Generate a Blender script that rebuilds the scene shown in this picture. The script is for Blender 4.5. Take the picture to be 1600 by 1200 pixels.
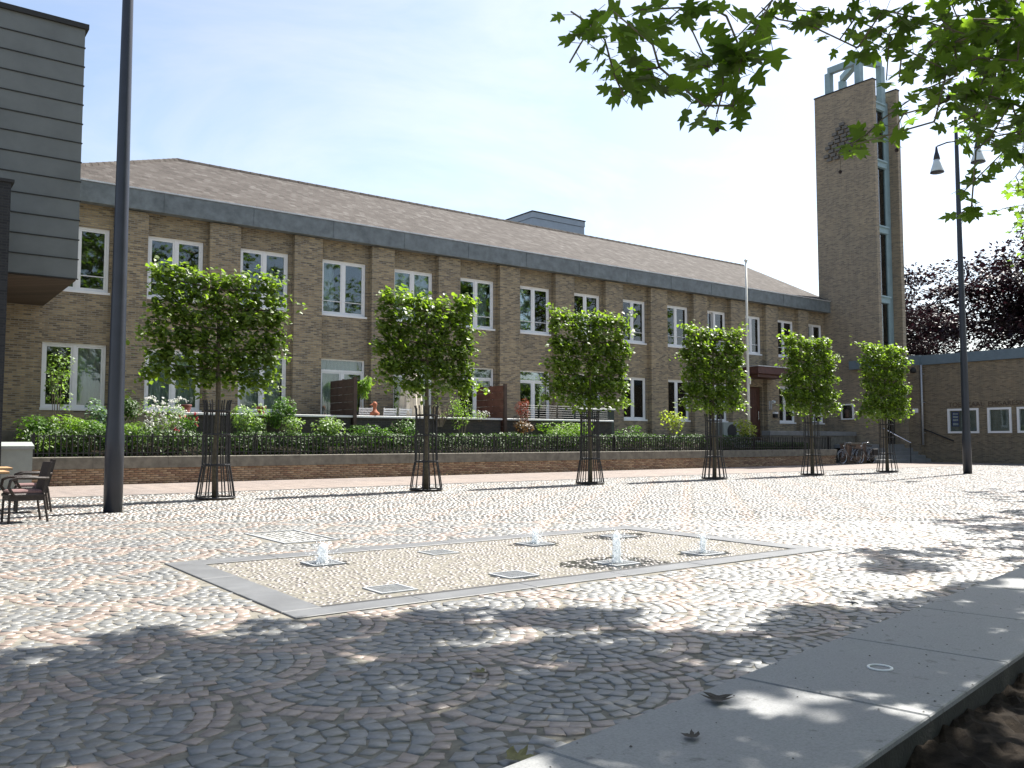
import bpy, math, random
import numpy as np
from mathutils import Vector, noise as mnoise
for o in list(bpy.data.objects): bpy.data.objects.remove(o)
SC = bpy.context.scene
COL = SC.collection
R = math.radians
# ------------------------------------------------------------------ camera, sky, sun, exposure
FPX = 1350.0; CAMH = 1.2
TH = math.atan2(1820, FPX); CT, ST = math.cos(TH), math.sin(TH)
PITCH = math.atan(88 / FPX)
cam = bpy.data.cameras.new('camera'); camo = bpy.data.objects.new('camera', cam); COL.objects.link(camo)
cam.sensor_width = 36; cam.lens = FPX / 1600 * 36; cam.clip_end = 3000; cam.clip_start = .05
camo.location = (0, 0, CAMH); camo.rotation_euler = (R(90) + PITCH, 0, TH - R(90))
SC.camera = camo
SUN = Vector((.985 * math.cos(R(56)), .172 * math.cos(R(56)), math.sin(R(56))))
w = bpy.data.worlds.new('World'); SC.world = w; w.use_nodes = True
nt = w.node_tree; bg = nt.nodes['Background']
sky = nt.nodes.new('ShaderNodeTexSky'); sky.sky_type = 'NISHITA'; sky.sun_disc = False
sky.sun_elevation = R(56); sky.sun_rotation = math.atan2(SUN.x, SUN.y)
sky.air_density = 1.0; sky.dust_density = 1.8; sky.ozone_density = .35
tcn = nt.nodes.new('ShaderNodeTexCoord'); mpn = nt.nodes.new('ShaderNodeMapping'); mpn.inputs['Scale'].default_value = (1.2, 1.6, 4.5)
nzn = nt.nodes.new('ShaderNodeTexNoise'); nzn.inputs['Scale'].default_value = 1.7; nzn.inputs['Detail'].default_value = 7; nzn.inputs['Roughness'].default_value = .6; nzn.inputs['Distortion'].default_value = .6
rpn = nt.nodes.new('ShaderNodeValToRGB'); rpn.color_ramp.elements[0].position = .42; rpn.color_ramp.elements[0].color = (.04,.04,.04,1); rpn.color_ramp.elements[1].position = .75; rpn.color_ramp.elements[1].color = (.5,.5,.5,1)
bwn = nt.nodes.new('ShaderNodeRGBToBW'); mun = nt.nodes.new('ShaderNodeMath'); mun.operation = 'MULTIPLY'; mun.inputs[1].default_value = 1.45
mxn = nt.nodes.new('ShaderNodeMix'); mxn.data_type = 'RGBA'
nt.links.new(tcn.outputs['Generated'], mpn.inputs[0]); nt.links.new(mpn.outputs[0], nzn.inputs['Vector']); nt.links.new(nzn.outputs['Fac'], rpn.inputs[0]); nt.links.new(rpn.outputs[0], mxn.inputs[0])
nt.links.new(sky.outputs[0], bwn.inputs[0]); nt.links.new(bwn.outputs[0], mun.inputs[0]); nt.links.new(sky.outputs[0], mxn.inputs[6]); nt.links.new(mun.outputs[0], mxn.inputs[7])   # thin high veil of cloud
nt.links.new(mxn.outputs[2], bg.inputs[0]); bg.inputs[1].default_value = .085
sl = bpy.data.lights.new('sun', 'SUN'); sl.energy = 5.0; sl.angle = R(.53); sl.color = (1, .965, .90)
slo = bpy.data.objects.new('sun', sl); COL.objects.link(slo); slo.location = (0, 0, 40)
slo.rotation_euler = SUN.to_track_quat('Z', 'Y').to_euler()
SC.view_settings.view_transform = 'Standard'; SC.view_settings.look = 'None'
SC.view_settings.exposure = 1.42; SC.view_settings.gamma = 1; SC.view_settings.use_curve_mapping = False
SC.render.engine = 'CYCLES'
SC.cycles.max_bounces = 8; SC.cycles.transparent_max_bounces = 16
# pixel <-> place helpers (pixels of the 1600x1200 photograph)
def ray(px, py):
    vx, vy = (px - 800) / FPX, -(py - 600) / FPX
    cp, sp = math.cos(PITCH), math.sin(PITCH)
    u = vy * cp + sp; f = cp - vy * sp
    return Vector((f * CT + vx * ST, f * ST - vx * CT, u))
def ground(px, py, z=0.):
    d = ray(px, py); t = (z - CAMH) / d.z; return Vector((d.x * t, d.y * t, z))
def on_y(px, py, Y):
    d = ray(px, py); t = Y / d.y; return Vector((d.x * t, Y, CAMH + d.z * t))
def on_x(px, py, X):
    d = ray(px, py); t = X / d.x; return Vector((X, d.y * t, CAMH + d.z * t))
def at_dist(px, py, dist):
    d = ray(px, py).normalized() * dist; return Vector((d.x, d.y, CAMH + d.z))
def proj(x, y, z):
    z = z - CAMH; r = x * ST - y * CT; f = x * CT + y * ST
    cp, sp = math.cos(PITCH), math.sin(PITCH)
    ff = f * cp + z * sp; uu = -f * sp + z * cp
    return 800 + FPX * r / ff, 600 - FPX * uu / ff, ff
# ------------------------------------------------------------------ mesh helpers
class MB:
    def __init__(s): s.v = []; s.f = []
    def add(s, vs, fs):
        n = len(s.v); s.v += [tuple(p) for p in vs]; s.f += [tuple(i + n for i in f) for f in fs]; return s
    def box(s, x0, x1, y0, y1, z0, z1, b=0):
        if b <= 0:
            return s.add([(x0,y0,z0),(x1,y0,z0),(x1,y1,z0),(x0,y1,z0),(x0,y0,z1),(x1,y0,z1),(x1,y1,z1),(x0,y1,z1)],
                  [(3,2,1,0),(4,5,6,7),(0,1,5,4),(1,2,6,5),(2,3,7,6),(3,0,4,7)])
        vs = [(x0,y0,z0),(x1,y0,z0),(x1,y1,z0),(x0,y1,z0),(x0,y0,z1-b),(x1,y0,z1-b),(x1,y1,z1-b),(x0,y1,z1-b),
              (x0+b,y0+b,z1),(x1-b,y0+b,z1),(x1-b,y1-b,z1),(x0+b,y1-b,z1)]
        return s.add(vs, [(3,2,1,0),(8,9,10,11),(0,1,5,4),(1,2,6,5),(2,3,7,6),(3,0,4,7),(4,5,9,8),(5,6,10,9),(6,7,11,10),(7,4,8,11)])
    def beam(s, a, b, w, h):
        a, b = Vector(a), Vector(b); d = (b - a).normalized()
        up = Vector((0,0,1)) if abs(d.z) < .95 else Vector((1,0,0))
        sd = d.cross(up).normalized() * w / 2; u = sd.cross(d).normalized() * h / 2
        vs = [a-sd-u, a+sd-u, a+sd+u, a-sd+u, b-sd-u, b+sd-u, b+sd+u, b-sd+u]
        return s.add(vs, [(3,2,1,0),(4,5,6,7),(0,1,5,4),(1,2,6,5),(2,3,7,6),(3,0,4,7)])
    def tube(s, pts, rad, n=8, closed=False, cap=True):
        pts = [Vector(p) for p in pts]; m = len(pts)
        if not hasattr(rad, '__len__'): rad = [rad] * m
        base = len(s.v); prev = None
        for i, p in enumerate(pts):
            if closed: d = pts[(i+1) % m] - pts[i-1]
            else: d = pts[min(i+1, m-1)] - pts[max(i-1, 0)]
            d.normalize()
            if prev is None:
                ref = Vector((0,0,1)) if abs(d.z) < .9 else Vector((1,0,0)); a = d.cross(ref).normalized()
            else:
                a = prev - d * prev.dot(d)
                a = a.normalized() if a.length > 1e-6 else d.orthogonal().normalized()
            prev = a; b = d.cross(a)
            for k in range(n):
                t = 2 * math.pi * k / n
                s.v.append(tuple(p + (a * math.cos(t) + b * math.sin(t)) * rad[i]))
        rng = m if closed else m - 1
        for i in range(rng):
            for k in range(n):
                i2 = (i + 1) % m
                s.f.append((base+i*n+k, base+i*n+(k+1)%n, base+i2*n+(k+1)%n, base+i2*n+k))
        if cap and not closed:
            s.f.append(tuple(base+k for k in range(n))[::-1]); s.f.append(tuple(base+(m-1)*n+k for k in range(n)))
        return s
    def lathe(s, prof, c=(0,0,0), n=16):
        base = len(s.v)
        for r, z in prof:
            for k in range(n):
                t = 2 * math.pi * k / n; s.v.append((c[0]+r*math.cos(t), c[1]+r*math.sin(t), c[2]+z))
        m = len(prof)
        for i in range(m-1):
            for k in range(n):
                s.f.append((base+i*n+k, base+i*n+(k+1)%n, base+(i+1)*n+(k+1)%n, base+(i+1)*n+k))
        s.f.append(tuple(base+k for k in range(n))[::-1]); s.f.append(tuple(base+(m-1)*n+k for k in range(n)))
        return s
def root_loc(o):
    v = Vector((0,0,0))
    while o is not None: v = v + o.location; o = o.parent
    return v
def link(name, me, parent=None):
    o = bpy.data.objects.new(name, me); COL.objects.link(o)
    if parent is not None: o.parent = parent
    return o
def obj(name, mb, mat, parent=None, smooth=False, local=False):
    vs = mb.v
    if parent is not None and not local:
        p = root_loc(parent); vs = [(x-p.x, y-p.y, z-p.z) for x, y, z in vs]
    me = bpy.data.meshes.new(name); me.from_pydata(vs, [], mb.f)
    me.materials.append(mat)
    if smooth: me.polygons.foreach_set('use_smooth', [True] * len(me.polygons))
    me.update(); return link(name, me, parent)
def tag(o, label=None, cat=None, group=None, kind=None):
    if label: o['label'] = label
    if cat: o['category'] = cat
    if group: o['group'] = group
    if kind: o['kind'] = kind
    return o
def thing(name, label, cat, loc=(0,0,0), group=None, rz=0):
    o = bpy.data.objects.new(name, None); COL.objects.link(o); o.location = loc; o.rotation_euler = (0,0,rz)
    o.empty_display_size = .2
    return tag(o, label, cat, group)
def copy_tree(o, parent=None):
    c = o.copy(); COL.objects.link(c); c.parent = parent
    for ch in list(o.children): copy_tree(ch, c)
    return c
def np_mesh(name, verts, faces, mat, col=None, smooth=False):
    """verts (n,3); faces (m,k) all same size; col (n,3) point colours"""
    me = bpy.data.meshes.new(name); n = len(verts); m, k = faces.shape
    me.vertices.add(n); me.vertices.foreach_set('co', np.ascontiguousarray(verts, dtype=np.float32).ravel())
    me.loops.add(m*k); me.loops.foreach_set('vertex_index', np.ascontiguousarray(faces, dtype=np.int32).ravel())
    me.polygons.add(m); me.polygons.foreach_set('loop_start', np.arange(m, dtype=np.int32)*k)
    me.polygons.foreach_set('loop_total', np.full(m, k, dtype=np.int32))
    if smooth: me.polygons.foreach_set('use_smooth', np.ones(m, dtype=bool))
    me.update(calc_edges=True)
    if col is not None:
        a = me.color_attributes.new('Col', 'FLOAT_COLOR', 'POINT')
        c4 = np.ones((n,4), dtype=np.float32); c4[:, :3] = col; a.data.foreach_set('color', c4.ravel())
    me.materials.append(mat); return me
# ------------------------------------------------------------------ materials
def mat_new(name):
    m = bpy.data.materials.new(name); m.use_nodes = True
    n = m.node_tree.nodes; b = n['Principled BSDF']; return m, n, m.node_tree.links, b
def noise_tex(n, l, scale, detail=4, vec=None, rough=.6):
    t = n.new('ShaderNodeTexNoise'); t.inputs['Scale'].default_value = scale; t.inputs['Detail'].default_value = detail
    t.inputs['Roughness'].default_value = rough
    if vec is not None: l.new(vec, t.inputs['Vector'])
    return t
def ramp(n, l, fac, stops):
    r = n.new('ShaderNodeValToRGB'); e = r.color_ramp.elements
    while len(e) < len(stops): e.new(.5)
    for i, (p, c) in enumerate(stops): e[i].position = p; e[i].color = (*c, 1)
    l.new(fac, r.inputs[0]); return r
def pos(n): return n.new('ShaderNodeNewGeometry').outputs['Position']
def bump(n, l, h, b, strength=.4, dist=.01):
    t = n.new('ShaderNodeBump'); t.inputs['Strength'].default_value = strength; t.inputs['Distance'].default_value = dist
    l.new(h, t.inputs['Height']); l.new(t.outputs[0], b.inputs['Normal'])
def mixc(n, l, fac, a, b, mode='MIX'):
    t = n.new('ShaderNodeMix'); t.data_type = 'RGBA'; t.blend_type = mode
    for sock, v in ((t.inputs[0], fac), (t.inputs[6], a), (t.inputs[7], b)):
        if hasattr(v, 'is_linked'): l.new(v, sock)
        elif isinstance(v, tuple): sock.default_value = (*v, 1)
        else: sock.default_value = v
    return t.outputs[2]
def simple(name, c, rough=.6, metal=0, var=.25, scale=6, bstr=.15, spec=.5):
    m, n, l, b = mat_new(name); p = pos(n)
    t = noise_tex(n, l, scale, 5, p)
    lo = tuple(x*(1-var) for x in c); hi = tuple(min(1, x*(1+var)) for x in c)
    r = ramp(n, l, t.outputs['Fac'], [(.3, lo), (.7, hi)]); l.new(r.outputs[0], b.inputs['Base Color'])
    b.inputs['Roughness'].default_value = rough; b.inputs['Metallic'].default_value = metal
    b.inputs['Specular IOR Level'].default_value = spec
    if bstr: t2 = noise_tex(n, l, scale*9, 3, p); bump(n, l, t2.outputs['Fac'], b, bstr, .004)
    return m
def brick_mat(name, cols, mortar, bw=.215, bh=.062, mort=.011, streak=1.0):
    m, n, l, b = mat_new(name); p = pos(n)
    sx = n.new('ShaderNodeSeparateXYZ'); l.new(p, sx.inputs[0])
    ad = n.new('ShaderNodeMath'); ad.operation = 'ADD'; l.new(sx.outputs[0], ad.inputs[0]); l.new(sx.outputs[1], ad.inputs[1])
    cb = n.new('ShaderNodeCombineXYZ'); l.new(ad.outputs[0], cb.inputs[0]); l.new(sx.outputs[2], cb.inputs[1])
    t = n.new('ShaderNodeTexBrick'); l.new(cb.outputs[0], t.inputs['Vector'])
    t.inputs['Scale'].default_value = 1; t.inputs['Brick Width'].default_value = bw; t.inputs['Row Height'].default_value = bh
    t.inputs['Mortar Size'].default_value = mort; t.inputs['Mortar Smooth'].default_value = .2; t.inputs['Bias'].default_value = 0
    t.inputs['Color1'].default_value = (0,0,0,1); t.inputs['Color2'].default_value = (1,1,1,1); t.inputs['Mortar'].default_value = (.5,.5,.5,1)
    # per-brick colour, made patchy by stretched noise
    mp = n.new('ShaderNodeMapping'); l.new(cb.outputs[0], mp.inputs[0]); mp.inputs['Scale'].default_value = (1.6, 9, 1)
    nz = noise_tex(n, l, 1.6, 6, mp.outputs[0], .75)
    ma = n.new('ShaderNodeMath'); ma.operation = 'MULTIPLY_ADD'
    l.new(t.outputs['Color'], ma.inputs[0]); ma.inputs[1].default_value = .42; 
    m2 = n.new('ShaderNodeMath'); m2.operation = 'MULTIPLY'; l.new(nz.outputs['Fac'], m2.inputs[0]); m2.inputs[1].default_value = .62*streak
    l.new(m2.outputs[0], ma.inputs[2])
    k = len(cols)
    r = ramp(n, l, ma.outputs[0], [(.22 + .5*i/(k-1), c) for i, c in enumerate(cols)])
    big = noise_tex(n, l, .35, 4, p); rb = ramp(n, l, big.outputs['Fac'], [(.3, (.82,.82,.84)), (.7, (1.08,1.05,1.0))])
    c0 = mixc(n, l, 1.0, r.outputs[0], rb.outputs[0], 'MULTIPLY')
    mv = n.new('ShaderNodeMapping'); l.new(cb.outputs[0], mv.inputs[0]); mv.inputs['Scale'].default_value = (2.2, .22, 1)
    vs_ = noise_tex(n, l, 1.5, 5, mv.outputs[0], .7); rv = ramp(n, l, vs_.outputs['Fac'], [(.32, (.74,.75,.76)), (.58, (1.05,1.04,1.02))])
    c1 = mixc(n, l, 1.0, c0, rv.outputs[0], 'MULTIPLY')
    c2 = mixc(n, l, t.outputs['Fac'], c1, mortar); l.new(c2, b.inputs['Base Color'])
    b.inputs['Roughness'].default_value = .85
    iv = n.new('ShaderNodeMath'); iv.operation = 'SUBTRACT'; iv.inputs[0].default_value = 1; l.new(t.outputs['Fac'], iv.inputs[1])
    bump(n, l, iv.outputs[0], b, .6, .008); return m
def leaf_mat(name, lo, hi, trans=.45, rough=.4, tint=None):
    m, n, l, b = mat_new(name)
    at = n.new('ShaderNodeAttribute'); at.attribute_name = 'Col'
    sp = n.new('ShaderNodeSeparateColor'); l.new(at.outputs['Color'], sp.inputs[0])
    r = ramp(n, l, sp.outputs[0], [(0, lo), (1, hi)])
    l.new(r.outputs[0], b.inputs['Base Color']); b.inputs['Roughness'].default_value = rough
    b.inputs['Specular IOR Level'].default_value = .32
    tr = n.new('ShaderNodeBsdfTranslucent')
    tc = tint or (2.1, 2.5, .6)
    mc = mixc(n, l, 1.0, r.outputs[0], tc, 'MULTIPLY'); l.new(mc, tr.inputs[0])
    mx = n.new('ShaderNodeMixShader'); mx.inputs[0].default_value = trans
    l.new(b.outputs[0], mx.inputs[1]); l.new(tr.outputs[0], mx.inputs[2])
    l.new(mx.outputs[0], n['Material Output'].inputs[0]); return m
def glass_mat(name, tint=(.8,.86,.86), ior=1.6):
    m, n, l, b = mat_new(name); n.remove(b)
    g = n.new('ShaderNodeBsdfGlossy'); g.inputs['Roughness'].default_value = .015; g.inputs[0].default_value = (.95,.97,1,1)
    t = n.new('ShaderNodeBsdfTransparent'); t.inputs[0].default_value = (*tint, 1)
    f = n.new('ShaderNodeFresnel'); f.inputs[0].default_value = ior
    mp = n.new('ShaderNodeMath'); mp.operation = 'MULTIPLY_ADD'; l.new(f.outputs[0], mp.inputs[0]); mp.inputs[1].default_value = 1.25; mp.inputs[2].default_value = .02; mp.use_clamp = True
    nz = noise_tex(n, l, .8, 2, pos(n)); bp = n.new('ShaderNodeBump'); bp.inputs['Strength'].default_value = .05; bp.inputs['Distance'].default_value = .02
    l.new(nz.outputs['Fac'], bp.inputs['Height']); l.new(bp.outputs[0], g.inputs['Normal'])
    mx = n.new('ShaderNodeMixShader'); l.new(mp.outputs[0], mx.inputs[0]); l.new(t.outputs[0], mx.inputs[1]); l.new(g.outputs[0], mx.inputs[2])
    l.new(mx.outputs[0], n['Material Output'].inputs[0]); return m
M = {}
M['brick'] = brick_mat('brick', [(.08,.066,.056), (.20,.155,.10), (.33,.255,.15), (.42,.335,.205)], (.27,.245,.20))
M['brick_tower'] = brick_mat('brick_tower', [(.12,.10,.08), (.22,.175,.12), (.30,.24,.155), (.37,.30,.20)], (.27,.24,.20))
M['brick_hall'] = brick_mat('brick_hall', [(.09,.07,.05), (.17,.13,.085), (.24,.18,.11), (.28,.22,.14)], (.20,.18,.14))
M['brick_dark'] = brick_mat('brick_dark', [(.012,.013,.016), (.022,.024,.028), (.03,.032,.036)], (.03,.03,.03))
M['brick_terrace'] = brick_mat('brick_terrace', [(.035,.032,.03), (.06,.052,.046), (.08,.065,.055)], (.07,.065,.06))
def attr_mat(name, rough=.55, nscale=30, var=.3, bstr=.25, spec=.5):
    m, n, l, b = mat_new(name); p = pos(n)
    at = n.new('ShaderNodeAttribute'); at.attribute_name = 'Col'
    t = noise_tex(n, l, nscale, 5, p); r = ramp(n, l, t.outputs['Fac'], [(.25, (1-var,)*3), (.75, (1+var,)*3)])
    c = mixc(n, l, 1.0, at.outputs['Color'], r.outputs[0], 'MULTIPLY')
    big = noise_tex(n, l, .7, 5, p, .7); rb = ramp(n, l, big.outputs['Fac'], [(.3, (.78,.78,.8)), (.7, (1.12,1.1,1.05))])
    l.new(mixc(n, l, 1.0, c, rb.outputs[0], 'MULTIPLY'), b.inputs['Base Color'])
    b.inputs['Roughness'].default_value = rough; b.inputs['Specular IOR Level'].default_value = spec
    t2 = noise_tex(n, l, nscale*3, 4, p); bump(n, l, t2.outputs['Fac'], b, bstr, .004); return m
M['cobble'] = attr_mat('cobble', .48, 40, .28, .3, 1.0)
M['sett'] = attr_mat('sett', .52, 60, .3, .3, .9)
M['brickpiece'] = attr_mat('brickpiece', .85, 35, .3, .3)
M['sand'] = simple('sand', (.158,.146,.12), .95, var=.4, scale=14, bstr=.5)
M['moss'] = simple('moss', (.022,.022,.017), .9, var=.5, scale=7, bstr=.8)
M['fountain_bed'] = simple('fountain_bed', (.085,.08,.074), .9, var=.4, scale=14, bstr=.4)
M['ground'] = simple('ground', (.16,.14,.115), .9, var=.3, scale=.5)
M['soil'] = simple('soil', (.017,.013,.0095), .97, var=.65, scale=16, bstr=1.0, spec=.1)
def slab_mat():
    m, n, l, b = mat_new('slab'); p = pos(n)
    a = noise_tex(n, l, 1.7, 8, p, .7); r = ramp(n, l, a.outputs['Fac'], [(.3, (.19,.19,.187)), (.5, (.255,.255,.25)), (.72, (.30,.298,.29))])
    f = noise_tex(n, l, 90, 3, p, .8); rf = ramp(n, l, f.outputs['Fac'], [(.3, (.72,)*3), (.55, (1.0,)*3), (.75, (1.12,)*3)])
    c = mixc(n, l, 1.0, r.outputs[0], rf.outputs[0], 'MULTIPLY')
    sp = noise_tex(n, l, 11, 4, p, .65); rs = ramp(n, l, sp.outputs['Fac'], [(.30, (.45,.44,.42)), (.38, (1,1,1))])
    c = mixc(n, l, .8, c, rs.outputs[0], 'MULTIPLY'); c = mixc(n, l, 1.0, c, (.86,.87,.88), 'MULTIPLY'); l.new(c, b.inputs['Base Color'])
    rr = ramp(n, l, a.outputs['Fac'], [(.3, (.5,)*3), (.7, (.75,)*3)]); l.new(rr.outputs[0], b.inputs['Roughness'])
    bump(n, l, f.outputs['Fac'], b, .35, .004); return m
M['slab'] = slab_mat()
M['band'] = simple('band', (.12,.122,.125), .5, var=.2, scale=3, bstr=.2)
M['walk'] = brick_mat('walk', [(.15,.115,.10), (.20,.165,.148), (.25,.21,.19)], (.21,.185,.165), .2, .07, .006)
def walk_fix():
    n = M['walk'].node_tree.nodes; l = M['walk'].node_tree.links
    cb = [x for x in n if x.type == 'COMBXYZ'][0]; sx = [x for x in n if x.type == 'SEPXYZ'][0]
    l.new(sx.outputs[0], cb.inputs[0]); l.new(sx.outputs[1], cb.inputs[1])
walk_fix()
M['concrete'] = simple('concrete', (.17,.155,.125), .85, var=.3, scale=5, bstr=.3)
M['coping_white'] = simple('coping_white', (.72,.72,.70), .6, var=.06, scale=3)
M['white'] = simple('white', (.80,.80,.80), .35, var=.03, scale=4, bstr=0)
M['zinc'] = simple('zinc', (.15,.172,.18), .55, var=.28, scale=3.5, bstr=.05)
M['zinc_light'] = simple('zinc_light', (.30,.36,.42), .5, var=.08, scale=2, bstr=.05)
M['lead'] = simple('lead', (.62,.62,.62), .45, metal=.4, var=.15)
M['cladding'] = simple('cladding', (.135,.145,.138), .55, var=.12, scale=1.6, bstr=.05)
M['cladding_dark'] = simple('cladding_dark', (.02,.02,.018), .7)
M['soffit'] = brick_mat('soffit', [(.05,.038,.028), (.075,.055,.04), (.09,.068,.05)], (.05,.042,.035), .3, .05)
M['tower_frame'] = simple('tower_frame', (.24,.335,.36), .6, var=.12, scale=2, bstr=.1)
M['hall_fascia'] = simple('hall_fascia', (.125,.17,.20), .5, var=.12, scale=2, bstr=.05)
M['dark'] = simple('dark', (.02,.02,.02), .7)
M['room'] = simple('room', (.16,.155,.15), .9, var=.3, scale=.8)
M['showcase'] = simple('showcase', (.42,.40,.35), .9, var=.3, scale=2)
M['curtain'] = simple('curtain', (.62,.64,.60), .9, var=.08, scale=3)
M['iron'] = simple('iron', (.018,.017,.018), .5, var=.3, scale=20)
M['steel'] = simple('steel', (.42,.43,.44), .45, metal=.4, var=.2, scale=14)
M['chrome'] = simple('chrome', (.6,.6,.62), .25, metal=.9, var=.1)
M['lampblue'] = simple('lampblue', (.022,.026,.038), .38, var=.15, scale=3, bstr=.03)
M['wood_red'] = simple('wood_red', (.085,.035,.026), .6, var=.3, scale=5)
M['wood_door'] = simple('wood_door', (.085,.035,.022), .5, var=.3, scale=5)
M['table_wood'] = simple('table_wood', (.42,.25,.12), .5, var=.25, scale=8)
M['rattan'] = simple('rattan', (.028,.019,.015), .55, var=.4, scale=40, bstr=.6)
M['cushion'] = simple('cushion', (.17,.10,.095), .9, var=.2, scale=20)
M['cabinet'] = simple('cabinet', (.27,.30,.28), .6, var=.08)
M['terracotta'] = simple('terracotta', (.36,.12,.06), .8, var=.2)
M['parasol'] = simple('parasol', (.72,.64,.52), .9, var=.06)
M['pole_white'] = simple('pole_white', (.70,.68,.60), .5, var=.05)
M['bark'] = simple('bark', (.10,.083,.055), .9, var=.4, scale=14, bstr=.8)
M['bark_plane'] = simple('bark_plane', (.15,.13,.085), .85, var=.5, scale=4, bstr=.6)
M['bark_dark'] = simple('bark_dark', (.035,.025,.025), .9, var=.3)
M['rubber'] = simple('rubber', (.02,.02,.02), .7)
M['bike_paint'] = simple('bike_paint', (.20,.21,.22), .35, metal=.4)
M['glass'] = glass_mat('glass')
M['glass_dark'] = glass_mat('glass_dark', (.45,.5,.5))
M['lamp_glass'] = simple('lamp_glass', (.62,.68,.68), .2, var=.05, bstr=0)
M['paper'] = simple('paper', (.75,.75,.78), .7, var=.1, scale=8)
M['paper_blue'] = simple('paper_blue', (.12,.14,.38), .7, var=.2, scale=8)
M['letter'] = simple('letter', (.085,.06,.042), .6)
M['petal_white'] = leaf_mat('petal_white', (.72,.72,.68), (.85,.85,.80), .35, .7, (1,1,1))
M['petal_red'] = leaf_mat('petal_red', (.35,.015,.03), (.5,.04,.06), .3, .6, (1,.4,.4))
M['lime'] = leaf_mat('lime', (.05,.085,.016), (.16,.215,.045), .46, .42, (2.2,2.5,.7))
M['plane'] = leaf_mat('plane', (.045,.075,.018), (.11,.165,.035), .58, .45, (2.3,2.6,.7))
M['hedge'] = leaf_mat('hedge', (.022,.048,.012), (.07,.125,.025), .25, .5)
M['shrub'] = leaf_mat('shrub', (.04,.085,.018), (.10,.19,.035), .35, .42)
M['shrub_bright'] = leaf_mat('shrub_bright', (.09,.16,.02), (.19,.28,.05), .4, .45)
M['shrub_pale'] = leaf_mat('shrub_pale', (.10,.16,.06), (.24,.32,.14), .35, .45)
M['shrub_blue'] = leaf_mat('shrub_blue', (.06,.105,.075), (.15,.22,.16), .3, .4)
M['shrub_yellow'] = leaf_mat('shrub_yellow', (.16,.19,.04), (.33,.35,.10), .4, .45)
M['shrub_bronze'] = leaf_mat('shrub_bronze', (.06,.055,.02), (.17,.10,.05), .35, .45, (1.6,1.2,.6))
M['shrub_red'] = leaf_mat('shrub_red', (.10,.05,.03), (.27,.06,.04), .35, .4, (1.4,.7,.4))
M['beech'] = leaf_mat('beech', (.012,.008,.013), (.035,.017,.024), .2, .5, (1.3,.8,.8))
M['twig'] = simple('twig', (.22,.18,.13), .9)
M['deadleaf'] = simple('deadleaf', (.03,.023,.015), .8, var=.5, scale=30)
M['wood_brown'] = simple('wood_brown', (.075,.048,.036), .7, var=.3, scale=4, bstr=.3)
def roof_mat():
    m, n, l, b = mat_new('roof'); p = pos(n)
    sx = n.new('ShaderNodeSeparateXYZ'); l.new(p, sx.inputs[0])
    cb = n.new('ShaderNodeCombineXYZ'); l.new(sx.outputs[0], cb.inputs[0]); l.new(sx.outputs[2], cb.inputs[1])
    t = n.new('ShaderNodeTexBrick'); l.new(cb.outputs[0], t.inputs['Vector'])
    t.inputs['Scale'].default_value = 1; t.inputs['Brick Width'].default_value = .24; t.inputs['Row Height'].default_value = .14
    t.inputs['Mortar Size'].default_value = .012; t.inputs['Color1'].default_value = (0,0,0,1); t.inputs['Color2'].default_value = (1,1,1,1); t.inputs['Mortar'].default_value = (.2,.2,.2,1)
    nz = noise_tex(n, l, 1.3, 7, p, .75)
    ma = n.new('ShaderNodeMath'); ma.operation = 'MULTIPLY_ADD'; l.new(t.outputs['Color'], ma.inputs[0]); ma.inputs[1].default_value = .4
    l.new(nz.outputs['Fac'], ma.inputs[2])
    r = ramp(n, l, ma.outputs[0], [(.35, (.022,.018,.0145)), (.55, (.037,.031,.0255)), (.78, (.055,.048,.041)), (1., (.095,.088,.08))])
    c = mixc(n, l, t.outputs['Fac'], r.outputs[0], (.06,.045,.04)); l.new(c, b.inputs['Base Color']); b.inputs['Roughness'].default_value = .9; b.inputs['Specular IOR Level'].default_value = .25
    iv = n.new('ShaderNodeMath'); iv.operation = 'SUBTRACT'; iv.inputs[0].default_value = 1; l.new(t.outputs['Fac'], iv.inputs[1])
    bump(n, l, iv.outputs[0], b, .7, .03); return m
M['roof'] = roof_mat()
def water_mat():
    m, n, l, b = mat_new('water_foam'); b.inputs['Base Color'].default_value = (.9,.93,.95,1); b.inputs['Roughness'].default_value = .15
    t = n.new('ShaderNodeBsdfTransparent'); tl = n.new('ShaderNodeBsdfTranslucent'); tl.inputs[0].default_value = (.9,.93,.95,1)
    m1 = n.new('ShaderNodeMixShader'); m1.inputs[0].default_value = .5; l.new(b.outputs[0], m1.inputs[1]); l.new(tl.outputs[0], m1.inputs[2])
    nz = noise_tex(n, l, 35, 3, pos(n)); r = ramp(n, l, nz.outputs['Fac'], [(.4, (.8,)*3), (.6, (1,)*3)])
    mx = n.new('ShaderNodeMixShader'); l.new(r.outputs[0], mx.inputs[0]); l.new(t.outputs[0], mx.inputs[1]); l.new(m1.outputs[0], mx.inputs[2])
    l.new(mx.outputs[0], n['Material Output'].inputs[0]); return m
M['water'] = water_mat()
M['wet'] = simple('wet', (.05,.048,.045), .12, var=.3, scale=8, bstr=.4)
# ------------------------------------------------------------------ ground, plaza
rng = np.random.default_rng(7)
tag(obj('ground', MB().add([(-900,-900,-.12),(1500,-900,-.12),(1500,1500,-.12),(-900,1500,-.12)], [(0,1,2,3)]), M['ground']), kind='structure')
WALK_Y = 20.3
plaza = tag(obj('plaza', MB().box(-12, 52, -9, WALK_Y, -.10, -.0048), M['sand']), kind='structure')
tag(obj('brick_walk', MB().box(-12, 52, WALK_Y + .1, 27, -.10, -.004), M['walk']), kind='structure')
kerb = obj('kerb_row', MB().box(-12, 52, WALK_Y, WALK_Y + .1, -.10, .004), M['band']); tag(kerb, kind='structure')
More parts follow.
